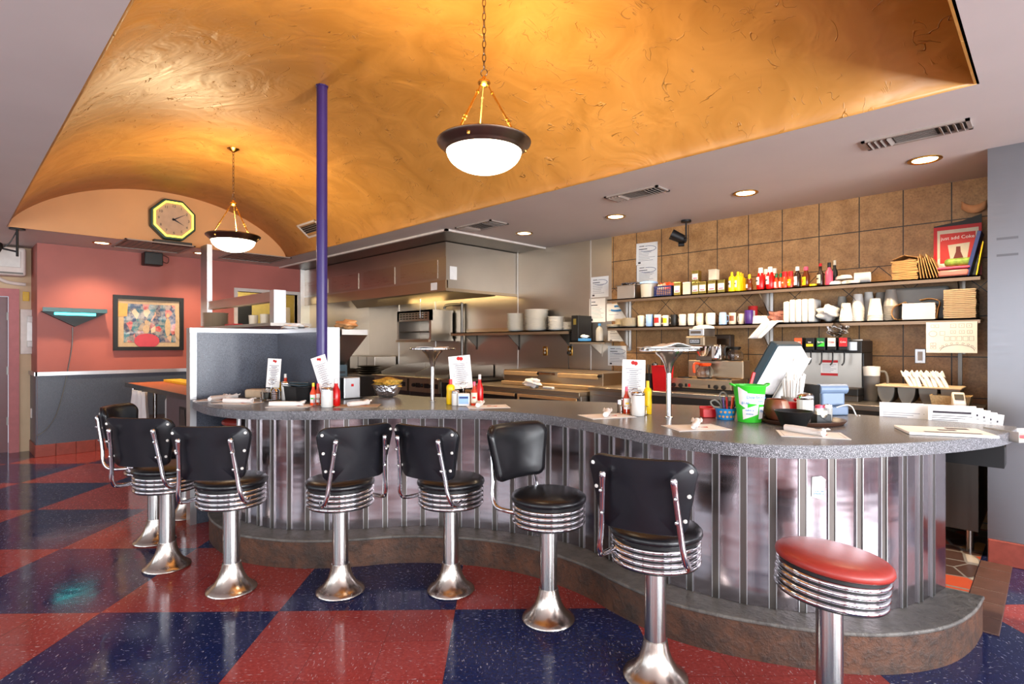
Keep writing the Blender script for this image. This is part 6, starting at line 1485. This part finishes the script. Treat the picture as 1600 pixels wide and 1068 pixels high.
# brown tray group
x, y, _ = on(1254,2.985)
t = thing('serving_tray', 'oval brown serving tray with bowls and jars on the counter', 'tray', (x,y,TZ), VIEW)
m = MB(); m.lathe([(0,.003),(.195,.003),(.212,.02),(.216,.022),(.216,.018),(.20,.0),(0,0)], 48, None, 1, .78); m.build('tray_body', M['brown'], t, ang=50)
def ot(px, d): a, b = at(px, d); return (a,b,TZ+.004)
t = thing('round_pot', 'round brown stoneware pot with lighter right half on the brown tray', 'pot', ot(1213,3.08), VIEW)
m = MB(); m.lathe([(0,0),(.04,0),(.052,.012),(.066,.05),(.067,.075),(.055,.108),(.05,.115),(.046,.112),(.058,.07),(.04,.012),(0,.01)], 32); m.build('pot_body', M['brownglaze'], t, ang=50)
m = MB(); A = [-1.5+1.5*k/10 for k in range(11)]; P = [(.0528,.012),(.0668,.05),(.0678,.075),(.0558,.108)]
m.surf(lambda u, v: (lambda r_, z_: (r_*math.cos(-1.55+1.5*u), r_*math.sin(-1.55+1.5*u), z_))(*P[round(v*3)]), 10, 3); m.build('pale_glaze', mat('pale_stoneware', (176,132,110), .35), t, ang=80)
t = thing('serving_bowl', 'wide black bowl at the front of the brown tray', 'bowl', ot(1240,2.84), VIEW)
m = MB(); m.lathe([(0,0),(.055,0),(.06,.006),(.088,.07),(.092,.078),(.088,.078),(.056,.012),(0,.01)], 36); m.build('bowl_body', M['black'], t, ang=50)
t = thing('red_caddy', 'bright red plastic holder behind the black bowl on the tray', 'holder', ot(1237,3.08), VIEW); m = MB(); m.box(-.04,.04,-.03,.03,0,.10); m.build('holder_body', M['red'], t, bevel=.008); m = MB(); m.lathe([(0,-.012),(.012,0),(0,.012)], 12, Matrix.Translation((.02,0,.11))); m.build('knob', M['red'], t)
t = thing('sugar_jar', 'ribbed glass sugar jar with steel lid on the brown tray', 'jar', ot(1258,3.0), 0, 'glass sugar jars on the counter')
m = MB(); m.lathe([(0,.004),(.036,.004),(.036,.105),(0,.105)], 24); m.build('sugar_fill', M['white'], t)
m = MB(); m.lathe([(0,0),(.038,0),(.041,.006),(.041,.115),(.037,.125),(0,.125)], 16); m.build('glass_body', M['jarglass'], t, ang=10)
m = MB(); m.lathe([(.040,.12),(.042,.122),(.041,.14),(.032,.152),(0,.156)], 24); m.build('lid', M['chrome'], t, ang=50)
t = thing('packet_holder', 'black square holder full of sweetener packets on the brown tray', 'holder', ot(1283,2.92), VIEW)
m = MB(); q = .036
m.box(-q,q,-q*.8,q*.8,0,.004); m.box(-q,-q+.003,-q*.8,q*.8,0,.05); m.box(q-.003,q,-q*.8,q*.8,0,.05); m.box(-q,q,q*.8-.003,q*.8,0,.05); m.add([(-q,-q*.8,0),(q,-q*.8,0),(q,-q*.8,.05),(.018,-q*.8,.05),(.01,-q*.8,.035),(-.01,-q*.8,.035),(-.018,-q*.8,.05),(-q,-q*.8,.05)], [tuple(range(8))]); m.build('holder_body', M['black'], t, ang=0, solid=.002)
hx, hy, hz = ot(1283,2.92)
for k in range(9):
    tag(MB().box(-.027,.027,-.0014,.0014,0,.062).build('sweetener_packet', M['paper'] if k % 4 else M['cream'], ang=0, loc=(hx+(-.016+.004*k)*-math.sin(VIEW),hy+(-.016+.004*k)*math.cos(VIEW),hz+.006), rot=(random.uniform(-.1,.1),random.uniform(-.15,.15),VIEW)), f'{ORD[k]} packet from the front in the black square holder', 'packet', 'packets in the black holder')
t = thing('salt_shaker', 'small glass shaker with red top behind the packet holder', 'shaker', ot(1280,3.03)); m = MB(); m.lathe([(0,0),(.02,0),(.022,.07),(0,.07)], 18); m.build('glass_body', M['paper'], t); m = MB(); m.lathe([(0,.068),(.022,.068),(.02,.085),(0,.09)], 18); m.build('lid', M['pink'], t)
t = thing('salt_shaker', 'small glass shaker with steel top right of the packet holder', 'shaker', ot(1293,3.02)); m = MB(); m.lathe([(0,0),(.022,0),(.024,.075),(0,.075)], 18); m.build('glass_body', M['plasticclear'], t); m = MB(); m.lathe([(0,.073),(.024,.073),(.022,.09),(0,.095)], 18); m.build('lid', M['chrome'], t)
# straws
sx, sy = at(1238, 3.20)
t = thing('straw_holder', 'clear jar of white straws behind the brown tray', 'jar', (sx,sy,TZ), VIEW); m = MB(); m.lathe([(0,0),(.045,0),(.06,.12),(.058,.12),(.043,.005),(0,.005)], 24); m.build('jar_body', M['plasticclear'], t, ang=50)
for k in range(46):
    a = k*2.4; r0 = .036*math.sqrt(k/46); r1 = .085*math.sqrt(k/46); L = .235+.03*math.sin(k*7.1)
    m = MB(); m.tube([(r0*math.cos(a),r0*math.sin(a),.006),(r1*math.cos(a)*.8+.012,r1*math.sin(a)*.5,L)], .0034, 6)
    tag(m.build('drinking_straw', M['paper'], loc=(sx,sy,TZ), rot=(0,0,VIEW)), 'thin white straw in the clear jar behind the brown tray', 'straw', 'white straws in the clear jar')
# point of sale terminal
x, y = at(1206, 3.42)
t = thing('cash_terminal', 'dark slanted cash terminal seen from behind with back cover painted sunlit white', 'terminal', (x,y,TZ), VIEW+.75)
RT_ = Matrix.Translation((-.13,.09,.085)) @ Euler((.0,.0,0)).to_matrix().to_4x4()
m = MB(); m.lathe([(0,0),(.9,0),(.95,.1),(.75,.6),(.5,1),(0,1)], 4, Matrix.Translation((.04,.06,0)) @ Matrix.Diagonal((.16,.15,.14,1)) @ Matrix.Rotation(PI/4,4,'Z')); m.build('stand_foot', M['teal'], t, bevel=.01, ang=0)
TL = Matrix.Translation((0,.03,.11)) @ Euler((.5,0,0)).to_matrix().to_4x4()
m = MB(); m.box(-.19,.19,.02,.075,0,.34, TL); m.build('screen_housing', M['teal'], t, bevel=.012, ang=0)
m = MB()
vs = [(-.185,.02,.01),(.185,.02,.01),(.185,.02,.33),(-.185,.02,.33),(-.13,-.07,.05),(.13,-.07,.05),(.13,-.07,.29),(-.13,-.07,.29)]
m.add(vs, [(0,1,5,4),(1,2,6,5),(2,3,7,6),(3,0,4,7),(4,5,6,7)], TL); m.build('back_cover', M['sunlit_cover'], t, bevel=.012, ang=0)
m = MB(); m.box(-.12,.13,-.078,-.072,-.02,.30, TL); m.build('sunlit_sheet', M['paper'], t, ang=0)  # white sheet adds to the sunlit area painted on the back
x, y = at(1292, 3.36)
t = thing('receipt_printer', 'blue-grey receipt printer behind the brown tray', 'printer', (x,y,TZ), VIEW+.1)
m = MB(); m.box(-.09,.09,-.07,.09,0,.055); m.build('base_box', M['bluegrey'], t, bevel=.008)
m = MB(); m.box(-.075,.075,-.06,.08,.055,.17); m.build('body', M['bluegrey'], t, bevel=.012)
m = MB(); m.rod((-.085,-.045,.155),(.085,-.045,.155),.03,20); m.build('roller_cover', M['bluegrey'], t)
m = MB(); m.box(-.09,-.078,-.06,.08,.05,.18); m.build('side_cap', M['black'], t, bevel=.004)
m = MB(); m.tube(catmull([(.0,-.085,.05),(.05,-.10,.065),(.095,-.09,.05),(.115,-.10,.0),(.12,-.12,.005)],6), .004, 6); m.build('cable', M['white'], t)
# menus standing at the back edge of the counter
def booklet(px, py, Y, label, rz, mk=None, w=.21, tilt=0):
    X = onY(px, Y); zt_ = zY(px, py, Y)
    t = thing('menu_booklet', label, 'menu', (X,Y,.76), rz, 'white menus racked at the counter back edge'); t.rotation_euler = (0,tilt,rz)
    h = zt_-.76
    m = MB(); m.box(-w/2,w/2,-.003,.003,0,h); m.build('pages', M['paper'], t, ang=0)
    m = MB()
    if mk: m.box(-w*.4,w*.4,-.0042,-.003,h-.045,h-.033)
    for k in range(6): m.box(-w*.42,w*.42-.03*(k%3),-.004,-.003,h-.06-.012*k,h-.057-.012*k)
    m.build('print_lines', M['ink'] if mk else M['greyink'], t, ang=0, weld=False)
for k in range(5): booklet(1408+7*k, 629+.8*k, 3.885+.016*k, f'{ORD[k]} white menu from the front in the left rack stack', .30, None)
for k in range(5): booklet(1487+8*k, 633+2.2*k, 3.885+.018*k, f'{ORD[k]} white menu from the front in the right rack stack', .26, 1, tilt=.03*k)
o = thing('hanging_menu_rack', 'low steel rack holding the white menus behind the counter edge', 'rack', (-.55,3.93,.74)); m = MB(); m.box(-.38,.36,-.055,.10,0,.012); m.box(-.38,.36,.092,.10,.012,.12); m.box(-.38,-.372,-.055,.10,.012,.1); m.box(.352,.36,-.055,.1,.012,.1); m.box(-.38,.36,-.075,-.068,0,.205); m.build('rack_body', M['black'], o, ang=0)
# magazine and brochure tray
x, y = oc(1474, 676)
t = thing('newspaper', 'thick white newspaper lying flat at the right end of the counter', 'newspaper', (x,y,TZ), .42)
m = MB(); m.box(-.17,.17,-.12,.12,0,.012); m.build('pages', M['paper'], t, bevel=.002, ang=0)
m = MB(); m.box(-.02,.05,-.01,.02,.0122,.013); m.box(-.10,.12,-.09,-.07,.0122,.013); m.box(.03,.12,.05,.09,.0122,.013); m.build('print_block', M['ink'], t, ang=0, weld=False)
x, y = at(1596, 2.72)
t = thing('brochure_tray', 'clear tray holding a red printed leaflet at the counter tip', 'tray', (x-.01,y+.01,.92), VIEW+.1)
m = MB(); m.box(-.10,.14,-.09,.09,0,.004); m.box(-.10,-.097,-.09,.09,0,.05); m.box(-.10,.14,.087,.09,0,.04); m.build('tray_body', M['plasticclear'], t, ang=0)
m = MB(); m.box(-.09,.13,-.085,.08,.005,.011); lf = m.build('leaflet', M['paper'], t, ang=0); m = MB(); m.box(-.02,.10,-.06,.05,.011,.012); m.build('red_print', M['pink'], lf, ang=0)
# steel table seen under the right end of the counter
# ================================================================ LIGHT, WORLD, CAMERA
W = bpy.data.worlds.new('daylight'); S.world = W; W.use_nodes = True
nt = W.node_tree; bg = nt.nodes['Background']; bg.inputs[0].default_value = (.75,.87,1,1); bg.inputs[1].default_value = 1.6
def area(name, loc, rot, sx, sy, e, col):
    L = bpy.data.lights.new(name, 'AREA'); L.shape = 'RECTANGLE'; L.size = sx; L.size_y = sy; L.energy = e; L.color = col
    o = bpy.data.objects.new(name, L); COL.objects.link(o); o.location = loc; o.rotation_euler = rot; return o
for a, b in EO: area('window_daylight', (4.34,(a+b)/2,1.45), (0,PI/2+.25,0), 1.8, b-a-.1, 230*DAY, (.93,.96,1))
for a, b in SO: area('window_daylight', ((a+b)/2,-3.14,1.45), (PI/2+(.2 if a > -2 else -.1),0,0), b-a-.1, 1.8, (10 if a < -4 else 40)*DAY, (.93,.96,1))
cam = bpy.data.cameras.new('camera'); co = bpy.data.objects.new('camera', cam); COL.objects.link(co)
cam.sensor_width = 36; cam.sensor_fit = 'HORIZONTAL'; cam.lens = FPX/1600*36; cam.shift_y = (HY-534)/1600
co.location = (0,0,EYE); co.rotation_euler = (PI/2,0,YAW); cam.clip_start = .05; S.camera = co
vs_ = S.view_settings; vs_.view_transform = 'Standard'; vs_.look = 'None'; vs_.exposure = EXPO; vs_.gamma = 1; vs_.use_curve_mapping = False
S.cycles.use_denoising = True
try: S.cycles.denoiser = 'OPENIMAGEDENOISE'
except Exception: pass
S.cycles.max_bounces = 8; S.cycles.diffuse_bounces = 4; S.cycles.glossy_bounces = 5; S.cycles.transmission_bounces = 8; S.cycles.sample_clamp_indirect = 6
S.cycles.caustics_reflective = False; S.cycles.caustics_refractive = False
